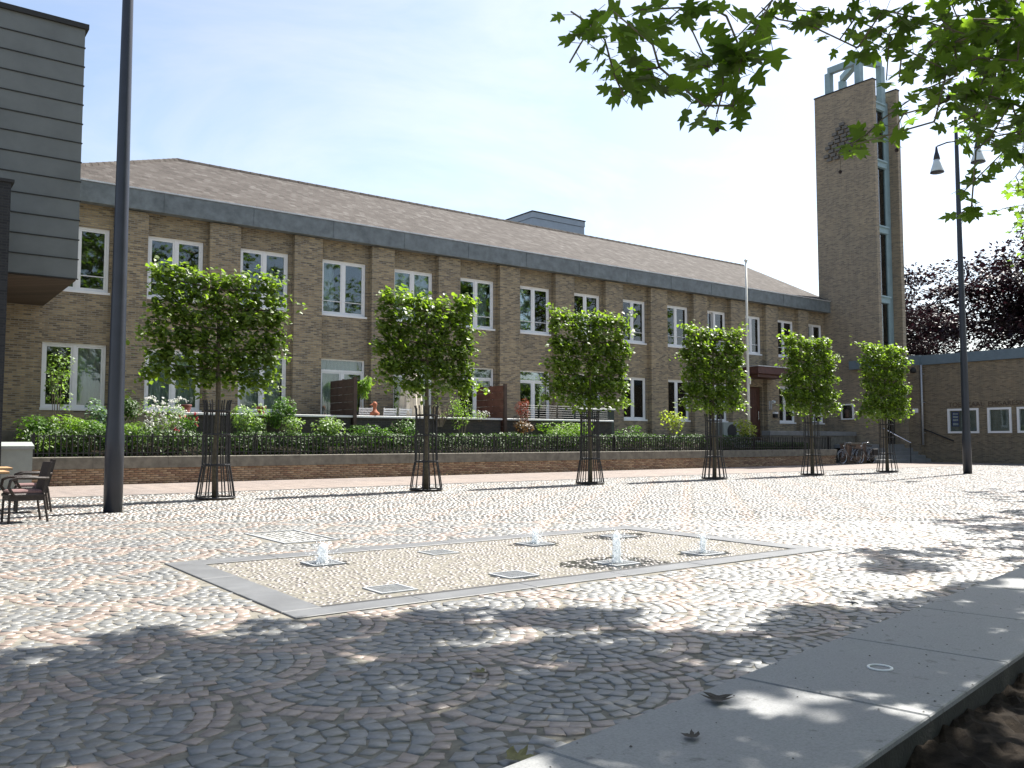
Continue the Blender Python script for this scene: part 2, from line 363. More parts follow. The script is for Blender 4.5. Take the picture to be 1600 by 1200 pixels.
# fountain rectangle and slab line
FX0, FX1, FY0, FY1 = 2.35, 8.55, 5.62, 8.86
BW = .30
def slab_left(x): return 2.35 + .1655 * (x - 1.70)      # far edge of the stone platform
def slab_right(x): return 1.67 + .176 * (x - 2.66)
TREES = [(5.72,17.9), (10.72,17.9), (15.95,17.9), (21.1,17.9), (26.2,17.9), (30.95,17.9)]
LAMPS = [(3.32,15.72), (31.91,15.38)]
MAN = (3.92, 4.62, 9.72, 11.1)
RS = .70
def fan_stones():
    a = R(-3.0); ca, sa = math.cos(a), math.sin(a); ox, oy = 1.58, 7.59
    out = []
    s = .087
    ux, uy = np.meshgrid(np.arange(-26, 84), np.arange(-26, 40))
    for i, j in zip(ux.ravel(), uy.ravel()):
        if (i + j) % 2: continue
        cx, cy = i * RS, j * RS          # scale centre, lattice space
        wx, wy = ox + ca*cx - sa*cy, oy + sa*cx + ca*cy
        if not (-3 < wx < 47 and 1.2 < wy < 21.2): continue
        f = wx*CT + wy*ST; r = wx*ST - wy*CT
        if f < 1.4 or abs(r) > f*.68 + 1.6: continue
        k = 0
        while True:
            rad = RS - (k + .5) * s
            if rad < .02: break
            n = max(1, int(2*math.pi*rad/.094)); t0 = rng.random()*6.28
            th = t0 + np.arange(n)*2*math.pi/n + rng.normal(0, .012, n)
            lx, ly = rad*np.cos(th), rad*np.sin(th)
            ok = (np.hypot(lx-RS, ly-RS) > RS + .018) & (np.hypot(lx+RS, ly-RS) > RS + .018)
            if ok.any():
                o = np.stack([cx+lx[ok], cy+ly[ok], th[ok], np.full(ok.sum(), 2*math.pi*rad/n), np.full(ok.sum(), k)], 1)
                out.append(o)
            k += 1
    A = np.concatenate(out)
    x = ox + ca*A[:,0] - sa*A[:,1]; y = oy + sa*A[:,0] + ca*A[:,1]
    return x, y, A[:,2] + a, A[:,3], A[:,4]
def stone_block(x, y, ang, wt, wr, seed, full=True, ztop=0., zbot=-.035, jit=.0085, tilt=.014, inset=.005):
    """arrays of stones; tangential width wt, radial width wr. returns verts (n,k,3)"""
    g = np.random.default_rng(seed); n = len(x)
    cs = np.array([[-1,-1],[1,-1],[1,1],[-1,1]])*.5
    # local axes: radial er=(cos,sin), tangential et=(-sin,cos)
    er = np.stack([np.cos(ang), np.sin(ang)], 1); et = np.stack([-np.sin(ang), np.cos(ang)], 1)
    wt = np.broadcast_to(wt, n)*(1 + g.normal(0, .07, n)); wr = np.broadcast_to(wr, n)*(1 + g.normal(0, .05, n))
    la = cs[None,:,0]*wt[:,None] + g.normal(0, jit, (n,4)); lb = cs[None,:,1]*wr[:,None] + g.normal(0, jit, (n,4))
    def ring(sh, z):
        sa_ = 1 - 2*sh/np.maximum(wt, .02); sb_ = 1 - 2*sh/np.maximum(wr, .02)
        a_ = la*sa_[:,None]; b_ = lb*sb_[:,None]
        px = x[:,None] + a_*et[:,None,0] + b_*er[:,None,0]; py = y[:,None] + a_*et[:,None,1] + b_*er[:,None,1]
        return np.stack([px, py, z], 2)
    z0 = ztop + g.normal(0, .0018, n)
    ta, tb = g.normal(0, tilt, n), g.normal(0, tilt, n)
    zt = z0[:,None] + la*ta[:,None] + lb*tb[:,None]
    top = ring(inset, zt); mid = ring(.0015, zt - .0035); bot = ring(0, np.full((n,4), zbot))
    if full: return np.concatenate([top, mid, bot], 1)
    return np.concatenate([ring(.006, zt), bot], 1)
QF = np.array([[0,1,2,3],[4,5,1,0],[5,6,2,1],[6,7,3,2],[7,4,0,3],[8,9,5,4],[9,10,6,5],[10,11,7,6],[11,8,4,7]])
QS = np.array([[0,1,2,3],[4,5,1,0],[5,6,2,1],[6,7,3,2],[7,4,0,3]])
def blocks_mesh(name, V, F, cols, mat):
    n, k, _ = V.shape
    faces = (F[None] + (np.arange(n)*k)[:,None,None]).reshape(-1, 4)
    return np_mesh(name, V.reshape(-1,3), faces, mat, np.repeat(cols, k, 0))
def build_cobbles():
    x, y, th, wt, k = fan_stones()
    keep = (y < WALK_Y - .06) & (y > 2.35 + .1655*(x-1.70) + .05)
    keep &= ~((x > FX0-.05) & (x < FX1+.05) & (y > FY0-.05) & (y < FY1+.05))
    keep &= ~((x > MAN[0]-.06) & (x < MAN[1]+.06) & (y > MAN[2]-.06) & (y < MAN[3]+.06))
    for tx, ty in TREES: keep &= np.hypot(x-tx, y-ty) > .98
    for tx, ty in LAMPS: keep &= np.hypot(x-tx, y-ty) > .17
    x, y, th, wt, k = x[keep], y[keep], th[keep], wt[keep], k[keep]
    n = len(x)
    tone = rng.normal(1, .085, n)[:,None]
    grey = np.array([[.138,.14,.136]]); pink = np.array([[.215,.168,.138]])
    warm = rng.random(n)[:,None]
    cols = grey*tone + np.array([[.012,.004,-.006]])*(warm > .75)
    ispink = (k == 0) | ((k == 1) & (rng.random(n) < .65)) | (rng.random(n) < .01)
    cols[ispink] = (pink*tone)[ispink]
    f = x*CT + y*ST; r = x*ST - y*CT
    px = 800 + FPX*r/f; py = 688 + FPX*CAMH/f
    inview = (px > 8) & (px < 1590) & (py < 1192)
    order = np.argsort(np.where(inview, f, 1e9))
    near = order[:300]
    mask = np.zeros(n, bool); mask[near] = True
    nearrest = (~mask) & (f < 13); far = (~mask) & (f >= 13)
    V = stone_block(x[mask], y[mask], th[mask], wt[mask]-.006, .081, 3)
    for i in range(V.shape[0]):
        p = V[i,8:].mean(0); p[2] = 0
        me = np_mesh('cobble', V[i]-p, QF, M['cobble'], np.repeat(cols[mask][i:i+1], 12, 0))
        o = link('cobble', me, plaza); o.location = p
    V = stone_block(x[nearrest], y[nearrest], th[nearrest], wt[nearrest]-.006, .081, 4)
    tag(link('cobble_field', blocks_mesh('cobble_field', V, QF, cols[nearrest], M['cobble']), plaza), kind='stuff')
    V = stone_block(x[far], y[far], th[far], wt[far]-.007, .080, 5, full=False, tilt=.035)
    tag(link('far_cobble_field', blocks_mesh('far_cobble_field', V, QS, cols[far], M['cobble']), plaza), kind='stuff')
build_cobbles()
# fountain floor
ffloor = tag(obj('fountain_floor', MB().box(FX0+.01, FX1-.01, FY0+.01, FY1-.01, -.022, -.009), M['fountain_bed']), kind='structure')
GRX = [[3.62,4.95,6.27,7.60], [3.43,4.68,5.94,7.20]]; GRY = [8.0, 6.28]
GR = [(x, GRY[j]) for j in (0,1) for x in GRX[j]]
GW, GH = .33, .34
def fountain_floor():
    p = .05
    xs = np.arange(FX0+BW+.03, FX1-BW-.02, p); ys = np.arange(FY0+BW*.8+.10, FY1-BW-.02, p)
    X, Y = np.meshgrid(xs, ys); X = X + (rng.random(len(ys))*p)[:,None]
    Y = Y + .010*np.sin(X*3.1 + Y*1.3); X = X.ravel(); Y = Y.ravel()
    ok = X < FX1-BW-.03
    for gx, gy in GR: ok &= ~((abs(X-gx) < GW/2+.04) & (abs(Y-gy) < GH/2+.04))
    X, Y = X[ok], Y[ok]; n = len(X)
    cols = np.array([[.142,.13,.122]])*rng.normal(1, .2, n)[:,None] + np.array([[.014,.002,-.004]])*rng.random(n)[:,None]
    V = stone_block(X, Y, np.full(n, math.pi/2)+rng.normal(0,.15,n), .044, .044, 9, full=False, ztop=-.004, zbot=-.019, jit=.006, tilt=.03)
    tag(link('sett_field', blocks_mesh('sett_field', V, QS, cols, M['sett']), ffloor), kind='stuff')
fountain_floor()
def band():
    def run(x0, x1, y0, y1, along):
        L = (x1-x0) if along == 'x' else (y1-y0); k = max(1, round(L/1.02))
        for i in range(k):
            a, b = L*i/k + .002, L*(i+1)/k - .002
            bx = (x0+a, x0+b, y0, y1) if along == 'x' else (x0, x1, y0+a, y0+b)
            obj('band_stone', MB().box(*bx, -.017, .006 + rng.random()*.002, .004), M['band'], ffloor)
    run(FX0, FX1, FY0, FY0+BW*.8, 'x'); run(FX0, FX1, FY1-BW, FY1, 'x')
    run(FX0, FX0+BW, FY0+BW*.8+.003, FY1-BW-.003, 'y'); run(FX1-BW, FX1, FY0+BW*.8+.003, FY1-BW-.003, 'y')
    obj('drain_slot', MB().box(FX0+BW+.005, FX1-BW-.005, FY0+BW*.8+.002, FY0+BW*.8+.07, -.0175, .0035), M['dark'], ffloor)
band()
PLACE = ['leftmost grate of the far row, under a short jet', 'second grate from the left in the far row, dry', 'third grate from the left in the far row, under a short jet', 'rightmost grate of the far row, dry with wet setts around',
         'leftmost grate of the near row, bare bars showing', 'second grate from the left in the near row, dry', 'third grate from the left in the near row, under the tallest jet', 'rightmost grate of the near row, under a faint jet']
def make_grates():
    fr = MB()
    for x0,x1,y0,y1 in ((-GW/2,GW/2,-GH/2,-GH/2+.022),(-GW/2,GW/2,GH/2-.022,GH/2),(-GW/2,-GW/2+.022,-GH/2+.0225,GH/2-.0225),(GW/2-.022,GW/2,-GH/2+.0225,GH/2-.0225)):
        fr.box(x0,x1,y0,y1,-.014,.006)
    me_fr = None
    for i, (gx, gy) in enumerate(GR):
        t = thing('fountain_grate', 'square steel ' + PLACE[i], 'grate', (gx, gy, 0), 'grates in the fountain floor')
        if me_fr is None:
            f = obj('frame', fr, M['steel'], t, local=True); me_fr = f.data
            b = obj('bar', MB().box(-GW/2+.0225, GW/2-.0225, -.004, .004, -.012, .003), M['steel'], t, local=True); me_b = b.data; me_b_obj = b
            pit = obj('pit', MB().box(-GW/2+.023, GW/2-.023, -GH/2+.023, GH/2-.023, -.0165, -.0145), M['dark'], t, local=True); me_p = pit.data
            b.location = (0, -GH/2+.045, 0)
        else:
            link('frame', me_fr, t); link('pit', me_p, t)
            b = link('bar', me_b, t); b.location = (0, -GH/2+.045, 0)
        for q in range(1, 10):
            b = link('bar', me_b, t); b.location = (0, -GH/2+.045+q*(GH-.09)/9, 0)
make_grates()
def jets():
    J = [(0, .19, .05, 'short stubby white water jet on the leftmost grate'), (2, .17, .035, 'short white water jet at the back of the fountain, in front of the third tree'), (6, .31, .038, 'tallest white water jet near the middle of the fountain'), (7, .20, .03, 'faint thin water jet at the right end of the fountain')]
    for gi, h, r, lab in J:
        gx, gy = GR[gi]; g = random.Random(gi); mb = MB(); n = 12; m = 16
        for i in range(m+1):
            z = h*i/m; prof = (1.35 - .35*min(1, i/4)) * (1 - .15*(i/m)**2) if i < m-2 else .75*(m+.4-i)/2.4
            for k in range(n):
                a = 2*math.pi*k/n; rr = r*max(.08, prof)*(1 + .42*mnoise.noise((math.cos(a)*1.3+gi*7, math.sin(a)*1.3, z*26)))
                mb.v.append((gx+rr*math.cos(a), gy+rr*math.sin(a), .004+z))
        for i in range(m):
            for k in range(n): mb.f.append((i*n+k, i*n+(k+1)%n, (i+1)*n+(k+1)%n, (i+1)*n+k))
        mb.f.append(tuple(m*n+k for k in range(n)))
        t = thing('water_jet', lab, 'water jet', (gx, gy, .004), 'jets of the fountain')
        obj('jet_column', mb, M['water'], t, smooth=True)
        dr = MB()
        for q in range(200):
            a = g.random()*6.28; zz = g.random()**1.5; d = r*(.9+g.random()**2*4.5*(1.1-zz)); s = .002+g.random()*.006
            c = (gx+d*math.cos(a), gy+d*math.sin(a), .012+zz*h*1.02)
            dr.add([(c[0]+s,c[1],c[2]),(c[0],c[1]+s,c[2]),(c[0]-s,c[1],c[2]),(c[0],c[1]-s,c[2]),(c[0],c[1],c[2]+s*1.6),(c[0],c[1],c[2]-s)],
                   [(0,1,4),(1,2,4),(2,3,4),(3,0,4),(1,0,5),(2,1,5),(3,2,5),(0,3,5)])
        tag(obj('droplets', dr, M['water'], t, smooth=True), kind='stuff')
    # water spilt on the setts
    for gi, rx, ry in ((6, .85, .6), (3, .75, .42), (2, .5, .36), (7, .5, .32), (0, .42, .34), (5, .35, .3)):
        gx, gy = GR[gi]; mb = MB(); n = 40; vs = [(gx, gy, -.0035)]
        for k in range(n):
            a = 2*math.pi*k/n; q = 1 + .35*mnoise.noise((math.cos(a)*2, math.sin(a)*2, gi*3.)); vs.append((gx+rx*q*math.cos(a)*.62, gy+ry*q*math.sin(a)*.75, -.0035))
        mb.add(vs, [(0, 1+k, 1+(k+1)%n) for k in range(n)])
        tag(obj('water_film', mb, M['wet'], ffloor), kind='stuff')
jets()
# recessed inspection cover
def cover():
    x0,x1,y0,y1 = MAN; t = thing('inspection_cover', 'rectangular steel rimmed cover with small setts laid inside, left of the fountain', 'cover', ((x0+x1)/2,(y0+y1)/2,-.02))
    fr = MB(); q = .035
    fr.box(x0,x1,y0,y0+q,-.02,.008); fr.box(x0,x1,y1-q,y1,-.02,.008); fr.box(x0,x0+q,y0+q+.0005,y1-q-.0005,-.02,.008); fr.box(x1-q,x1,y0+q+.0005,y1-q-.0005,-.02,.008)
    obj('rim', fr, M['steel'], t)
    obj('bed', MB().box(x0+q+.001,x1-q-.001,y0+q+.001,y1-q-.001,-.02,-.012), M['sand'], t)
    p = .085; xs = np.arange(x0+.085, x1-.06, p); ys = np.arange(y0+.085, y1-.06, p); X, Y = [a.ravel() for a in np.meshgrid(xs, ys)]
    n = len(X); V = stone_block(X, Y, np.full(n, math.pi/2), .074, .074, 11, ztop=.001, zbot=-.0125, jit=.006)
    loc = np.array([(x0+x1)/2,(y0+y1)/2,-.02])
    cols = np.array([[.22,.22,.21]])*rng.normal(1,.15,n)[:,None]
    for i in range(n):
        c = np.array([X[i], Y[i], 0]); me = np_mesh('sett', V[i]-c, QF, M['cobble'], np.repeat(cols[i:i+1], 12, 0)); o = link('sett', me, t); o.location = c-loc
cover()
# ------------------------------------------------------------------ stone platform and soil in the foreground
def platform():
    st = obj('stone_platform', MB().add([(x, f(x), z) for z in (-.1, .107) for x, f in ((-2,slab_left),(14,slab_left),(14,slab_right),(-2,slab_right))],
            [(3,2,1,0),(4,5,6,7),(0,1,5,4),(1,2,6,5),(2,3,7,6),(3,0,4,7)][:]), M['moss'])
    tag(st, kind='structure')
    d = Vector((1, .179)).normalized(); nrm = Vector((.179, -1)).normalized()
    xs = [-2, -.65, .62, 1.92, 3.2, 4.3, 5.45, 6.6, 7.8, 9.0, 10.2, 11.4, 12.6, 14]
    for i in range(len(xs)-1):
        for part in ((0,1),):
            c = []
            for t, xx in ((part[0],xs[i]+.004),(part[0],xs[i+1]-.004),(part[1],xs[i+1]-.004),(part[1],xs[i]+.004)):
                xl = xx; yl = slab_left(xl); xr = xx + .18*.85; yr = slab_right(xr)
                tt = t + (.004 if t > 0 and t == part[0] else 0)
                c.append((xl + (xr-xl)*tt, yl + (yr-yl)*tt))
            e = .006; z1 = .13 + rng.random()*.003
            cx = sum(p[0] for p in c)/4; cy = sum(p[1] for p in c)/4
            ins = [(p[0]+(cx-p[0])*.012, p[1]+(cy-p[1])*.012) for p in c]
            vs = [(p[0],p[1],.1075) for p in c] + [(p[0],p[1],z1-e) for p in c] + [(p[0],p[1],z1) for p in ins]
            obj('stone_slab', MB().add(vs, [(0,1,2,3)] + [(8,11,10,9)] + [((k+1)%4, k, 4+k, 4+(k+1)%4) for k in range(4)] + [(4+(k+1)%4, 4+k, 8+k, 8+(k+1)%4) for k in range(4)]), M['slab'], st)
    # soil bed
    g = np.random.default_rng(2); nx, ny = 260, 70; vs = []; 
    for i in range(nx):
        for j in range(ny):
            x = -2 + 16*i/(nx-1); y = slab_right(x) + .02 - 7*(j/(ny-1))**1.6
            z = .03 + .04*mnoise.noise((x*1.3, y*1.3, 0)) + .03*mnoise.noise((x*7, y*7, 3)) + .02*mnoise.noise((x*19, y*19, 7)) + .006*g.standard_normal()
            vs.append((x, y, max(.002, min(z, .085))))
    fs = [(i*ny+j+1, (i+1)*ny+j+1, (i+1)*ny+j, i*ny+j) for i in range(nx-1) for j in range(ny-1)]
    tag(obj('soil_bed', MB().add(vs, fs), M['soil']), kind='structure')
    p = ground(1375, 1043, .134); mb = MB(); n = 40
    for r, z in ((.058,.1325),(.057,.1375),(.047,.1375),(.046,.1325)):
        for k in range(n): mb.v.append((p.x+r*math.cos(6.2832*k/n), p.y+r*math.sin(6.2832*k/n), z))
    for i in range(4):
        for k in range(n): mb.f.append((i*n+k, i*n+(k+1)%n, ((i+1)%4)*n+(k+1)%n, ((i+1)%4)*n+k))
    tag(obj('stone_inlay_ring', mb, M['coping_white']), 'pale round ring let into the grey stone platform', 'ring')
platform()
# ------------------------------------------------------------------ town hall
L_ = [4.06,7.0,10.0,13.0,15.95,18.96,21.98,25.0,27.98,30.95,33.86,36.85,39.6,42.4]
R_ = [5.86,8.78,11.76,14.82,17.76,20.75,23.75,26.72,29.65,32.66,35.52,38.4,41.3,44.0]
YR = 29.22; YP = 28.97           # recessed wall face, pilaster face
SILL1, HEAD1, SILL0, HEAD0 = 5.80, 7.84, 2.16, 4.18
hall = thing('town_hall', 'long two storey brown brick building with white windows and tiled roof', 'building', (24, 29.1, 0))
def hall_walls():
    mb = MB(); D = .34
    ys = (YR, YR + D); xl = -3.0
    for i in range(14):
        a, b = L_[i], R_[i]
        lo = SILL0 if i not in (3,4,5,6) else 1.5
        lo_head = HEAD0
        if i == 11: lo, lo_head = 1.2, 4.05
        mb.box(a, b, *ys, -.1, lo); mb.box(a, b, *ys, lo_head, SILL1); mb.box(a, b, *ys, HEAD1, 9.0)
        mb.box(xl, a, *ys, -.1, 9.0); xl = b
    mb.box(R_[13], 44.25, *ys, -.1, 9.0)
    obj('wall', mb, M['brick'], hall)
    xl = -3.0
    for i in range(14):
        obj('pilaster', MB().box(xl, L_[i]-.06, YP, YR-.002, -.1, 8.5), M['brick'], hall); xl = R_[i]+.12
    # rest of the volume
    ob = MB(); ob.box(-3.0, 44.2, 41.0, 41.3, -.1, 9.0); ob.box(44.22, 44.5, YR+.36, 41.0, -.1, 9.0)
    obj('rear_wall', ob, M['brick'], hall)
    rm = MB(); rm.box(-3, 44.2, 32.6, 32.8, .9, 8.9); rm.box(-3, 44.2, YR+D+.002, 32.59, 4.85, 5.15); rm.box(-3, 44.2, YR+D+.002, 32.59, 8.7, 8.9); rm.box(-3, 44.2, YR+D+.002, 32.59, .9, 1.3)
    for i in range(13):
        xm = (R_[i]+L_[i+1])/2; rm.box(xm-.05, xm+.05, YR+D+.003, 32.58, 1.301, 4.849); rm.box(xm-.05, xm+.05, YR+D+.003, 32.58, 5.151, 8.699)
    obj('room_wall', rm, M['room'], hall)
hall_walls()
def window(parent, x0, x1, z0, z1, Y, transom=None, mull=True, rail=True, sill=True, curtain=0, ajar=False, seed=0, blind=0):
    fw = .075; y0, y1 = Y - .03, Y + .07
    fr = MB()
    fr.box(x0, x1, y0, y1, z1-fw, z1); fr.box(x0, x1, y0, y1, z0, z0+fw)
    fr.box(x0, x0+fw, y0, y1, z0+fw+.0005, z1-fw-.0005); fr.box(x1-fw, x1, y0, y1, z0+fw+.0005, z1-fw-.0005)
    xm = (x0+x1)/2; top = z1-fw
    if transom:
        fr.box(x0+fw+.0005, x1-fw-.0005, y0+.005, y1-.005, transom-.04, transom+.04); top = transom-.04
    if mull: fr.box(xm-.045, xm+.045, y0+.006, y1-.006, z0+fw+.0006, top-.0006)
    f = obj('window', fr, M['white'], parent)
    secs = [(x0+fw, xm-.045), (xm+.045, x1-fw)] if mull else [(x0+fw, x1-fw)]
    g = random.Random(seed)
    for si, (a, b) in enumerate(secs):
        cf = MB(); q = .055; e = .001; c0, c1 = y0+.02, y1-.03
        za, zb = z0+fw+e, top-e
        a2, b2 = a+e, b-e
        cf.box(a2, b2, c0, c1, zb-q, zb); cf.box(a2, b2, c0, c1, za, za+q); cf.box(a2, a2+q, c0, c1, za+q+e, zb-q-e); cf.box(b2-q, b2, c0, c1, za+q+e, zb-q-e)
        co = obj('casement', cf, M['white'], f)
        pane = obj('pane', MB().box(a2+q+e, b2-q-e, (c0+c1)/2-.004, (c0+c1)/2+.004, za+q+e, zb-q-e), M['glass'], f)
        if ajar and si == 0:
            for o_ in (co, pane):
                p = Vector((a, Y, z0)) - root_loc(o_)
                o_.data.transform(__import__('mathutils').Matrix.Translation(p) @ __import__('mathutils').Matrix.Rotation(R(8), 4, 'Z') @ __import__('mathutils').Matrix.Translation(-p))
        if rail and z1-z0 < 2.5:
            obj('safety_bar', MB().box(a+.01, b-.01, y0-.012, y0+.008, z0+.5, z0+.525), M['white'], f)
    if transom:
        obj('pane', MB().box(x0+fw+.001, x1-fw-.001, Y+.01, Y+.02, transom+.041, z1-fw-.001), M['glass'], f)
    if sill:
        obj('sill', MB().box(x0-.03, x1+.05, Y-.13, y0-.001, z0-.05, z0+.03, .008), M['white'], f)
    if curtain:
        spans = {1: [(x0+.05, x1-.05)], 2: [(x0+.05, x0+.55), (x1-.5, x1-.05)], 3: [(x1-.75, x1-.05)], 4: [(x0+.05, x0+.7)]}[curtain]
        for a, b in spans:
            mb = MB(); n = int((b-a)/.03); vs = []
            ph = g.random()*6
            for i in range(n+1):
                xx = a+(b-a)*i/n; yy = Y + .33 + .03*math.sin(i*1.25+ph) + .014*math.sin(i*.37)
                vs += [(xx, yy, z0+.03), (xx, yy+.006, z1-.02)]
            mb.add(vs, [(2*i, 2*i+2, 2*i+3, 2*i+1) for i in range(n)]); obj('curtain', mb, M['curtain'], f, smooth=True)
    if blind:
        obj('blind', MB().box(x0+.09, x1-.09, Y+.16, Y+.17, z1-.1-(z1-z0)*blind, z1-.08), M['curtain'], f)
    return f
UPC = [0,0,0,4,0,3,1,2,1,1,0,4,1,2]; LOC_ = [3,1,1,1,0,3,0,0,1,1,1,0,3,1]
YW = YR + .10
for i in range(14):
    window(hall, L_[i]+.01, R_[i]-.01, SILL1, HEAD1, YW, curtain=UPC[i], ajar=i in (10, 13), seed=i, blind={4: .45, 8: .2, 12: .3}.get(i, 0))
    if i == 11: continue
    if i in (3,4,5,6): window(hall, L_[i]+.01, R_[i]-.01, 1.5, HEAD0+.02, YW, transom=3.74, rail=False, sill=False, curtain=LOC_[i], seed=40+i)
    else: window(hall, L_[i]+.01, R_[i]-.01, SILL0, HEAD0, YW, rail=False, curtain=LOC_[i], seed=40+i)
def hall_roof():
    # fascia
    fas = MB(); fas.box(-3.05, 44.6, 28.76, 29.07, 8.53, 9.16); fas.box(-3.05, 44.6, 29.071, 29.4, 9.0, 9.16)
    fa = obj('fascia', fas, M['zinc'], hall)
    for k in range(16):
        x = -1.5 + 2.95*k; obj('fascia_seam', MB().box(x, x+.022, 28.746, 28.759, 8.54, 9.15), M['zinc'], fa)
    obj('gutter_edge', MB().box(-3.05, 44.6, 28.73, 28.85, 9.17, 9.215), M['lead'], fa)
    ex, ey, ez, rz, ry = 3.3, 28.82, 9.22, 12.35, 35.1
    rl = ex + 6.1; X1 = 44.45
    th = .12
    vs = [(ex,ey,ez),(X1,ey,ez),(X1,ry,rz),(rl,ry,rz),(ex,41.4,ez),(X1,41.4,ez)]
    lo = [(x,y,z-th) for x,y,z in vs]
    mb = MB(); mb.add(vs+lo, [(0,1,2,3),(3,2,5,4),(0,3,4),(7,6,9,8)[::1],(9,8,11,10)[::-1],(6,9,10)[::-1],(0,6,7,1),(1,7,8,2),(2,8,11,5),(4,10,6,0),(5,11,10,4)])
    rf = obj('roof', mb, M['roof'], hall)
    obj('flat_roof', MB().box(-3.05, 3.35, 28.9, 41.3, 9.0, 9.18), M['zinc'], hall)
    obj('gable_wall', MB().add([(44.23,29.3,9.001),(44.23,40.9,9.001),(44.23,35.1,12.1),(44.43,29.3,9.001),(44.43,40.9,9.001),(44.43,35.1,12.1)],[(0,2,1),(3,4,5),(0,3,5,2),(2,5,4,1)]), M['brick'], hall)
    # ridge and hip tiles
    def run(a, b, step, mat):
        a, b = Vector(a), Vector(b); L = (b-a).length; n = int(L/step); d = (b-a)/n
        sd = Vector((d.y, -d.x, 0)).normalized()*.13; me = None
        for i in range(n):
            p = a + d*i
            mb = MB(); q = d*1.04
            pr = [-sd - Vector((0,0,.05)), -sd*.6 + Vector((0,0,.055)), Vector((0,0,.085)), sd*.6 + Vector((0,0,.055)), sd - Vector((0,0,.05))]
            vs = [v*1.0 for v in pr] + [v*.9 + q for v in pr]
            if me is None:
                me = bpy.data.meshes.new('ridge_tile'); me.from_pydata([tuple(v) for v in vs], [], [(k,k+5,k+6,k+1) for k in range(4)] + [(0,1,2,3,4),(9,8,7,6,5)]); me.materials.append(mat)
            o = link('ridge_tile', me, rf); o.location = p - root_loc(rf)
    run((rl, ry, rz), (X1, ry, rz), .42, M['roof']); run((ex+.05, ey+.05, ez+.03), (rl, ry, rz), .36, M['roof']); run((ex+.05, 41.35, ez+.03), (rl, ry, rz), .36, M['roof'])
    b = thing('rooftop_plant_room', 'pale blue grey metal box standing on the roof behind the ridge', 'rooftop box', (30.7, 39, 10.3))
    X0, XB, Y0, Y1 = 28.85, 32.64, 37.0, 41.0
    obj('body', MB().box(X0, XB, Y0, Y1, 10.3, 13.45), M['zinc_light'], b)
    obj('top_band', MB().box(X0-.03, XB+.03, Y0-.03, Y1+.03, 13.47, 13.78), M['zinc_light'], b)
    obj('roof_edge', MB().box(X0-.06, XB+.06, Y0-.06, Y1+.06, 13.781, 13.84), M['dark'], b)
hall_roof()
def entrance():
    e = thing('entrance_canopy', 'dark red brown canopy projecting over the brick entrance', 'canopy', (37.6, 28.2, 4.6))
    obj('roof_slab', MB().box(36.2, 38.95, 27.75, YP-.003, 4.62, 4.98, .01), M['wood_red'], e)
    obj('edge_trim', MB().box(36.15, 39.0, 27.7, YP-.003, 4.981, 5.02), M['lead'], e)
    obj('lower_board', MB().box(36.35, 38.8, 27.9, YP-.003, 4.45, 4.619), M['wood_door'], e)
    d = obj('door', MB().box(L_[11]+.02, R_[11]-.02, YR+.16, YR+.24, 1.2, 4.04), M['wood_door'], hall)
    for k in range(7):
        x = L_[11]+.06+k*.21; obj('door_board', MB().box(x, x+.195, YR+.14, YR+.159, 1.25, 4.0), M['wood_door'], d)
    obj('door_handle', MB().tube([(R_[11]-.22, YR+.11, 2.3), (R_[11]-.22, YR+.08, 2.3), (R_[11]-.22, YR+.08, 2.75), (R_[11]-.22, YR+.11, 2.75)], .015, 6), M['chrome'], d)
    for k, x in enumerate((38.62, 38.78)):
        tag(obj('wall_plaque', MB().box(x, x+.1, YP-.025, YP-.001, 2.85, 3.3), M['steel']), 'narrow steel plaque on the brick beside the door, ' + ('nearer the door' if k == 0 else 'farther from the door'), 'plaque', 'plaques by the door')
    t = thing('letterbox', 'small white topped letterbox on the pilaster right of the door', 'letterbox', (39.05, YP-.08, 2.5)); obj('body', MB().box(38.95,39.2,YP-.14,YP-.002,2.42,2.62), M['dark'], t); obj('lid', MB().box(38.93,39.22,YP-.16,YP-.002,2.621,2.72,.02), M['white'], t)
    t = thing('wall_lamp', 'small round wall lamp above the letterbox', 'lamp', (38.95, YP-.03, 3.2)); obj('back_plate', MB().box(38.9,39.0,YP-.03,YP-.002,3.15,3.35), M['white'], t); obj('globe', MB().lathe([(.02,-.08),(.07,-.05),(.085,0),(.07,.05),(.02,.08)], (38.95,YP-.11,3.25), 12), M['lamp_glass'], t, smooth=True)
    f = thing('flagpole', 'tall slim cream flagpole without a flag by the entrance', 'flagpole', (33.9, 26.6, .7))
    obj('pole', MB().lathe([(.075,0),(.07,3),(.06,6),(.045,9.15)], (33.9,26.6,.7), 12), M['pole_white'], f, smooth=True)
    obj('finial', MB().lathe([(.03,0),(.08,.04),(.09,.09),(.06,.14),(.01,.17)], (33.9,26.6,9.851), 12), M['pole_white'], f, smooth=True)
    obj('cleat', MB().box(33.86,33.94,26.46,26.53,3.9,4.2), M['pole_white'], f)
    a = thing('heat_pump', 'grey outdoor unit with round fan against the wall left of the flagpole', 'heat pump', (34.6, 28.6, 1.2))
    obj('housing', MB().box(34.1,35.3,28.3,28.75,1.21,2.1,.02), M['cabinet'], a)
    obj('fan_grille', MB().lathe([(.36,0),(.36,.02),(.3,.03),(.05,.04)], (0,0,0), 20), M['dark'], a).data.transform(__import__('mathutils').Matrix.Translation((34.75-34.6, 28.299-28.6, .45)) @ __import__('mathutils').Matrix.Rotation(R(90), 4, 'X') @ __import__('mathutils').Matrix.Translation((34.6, 28.6, 1.2)))
entrance()
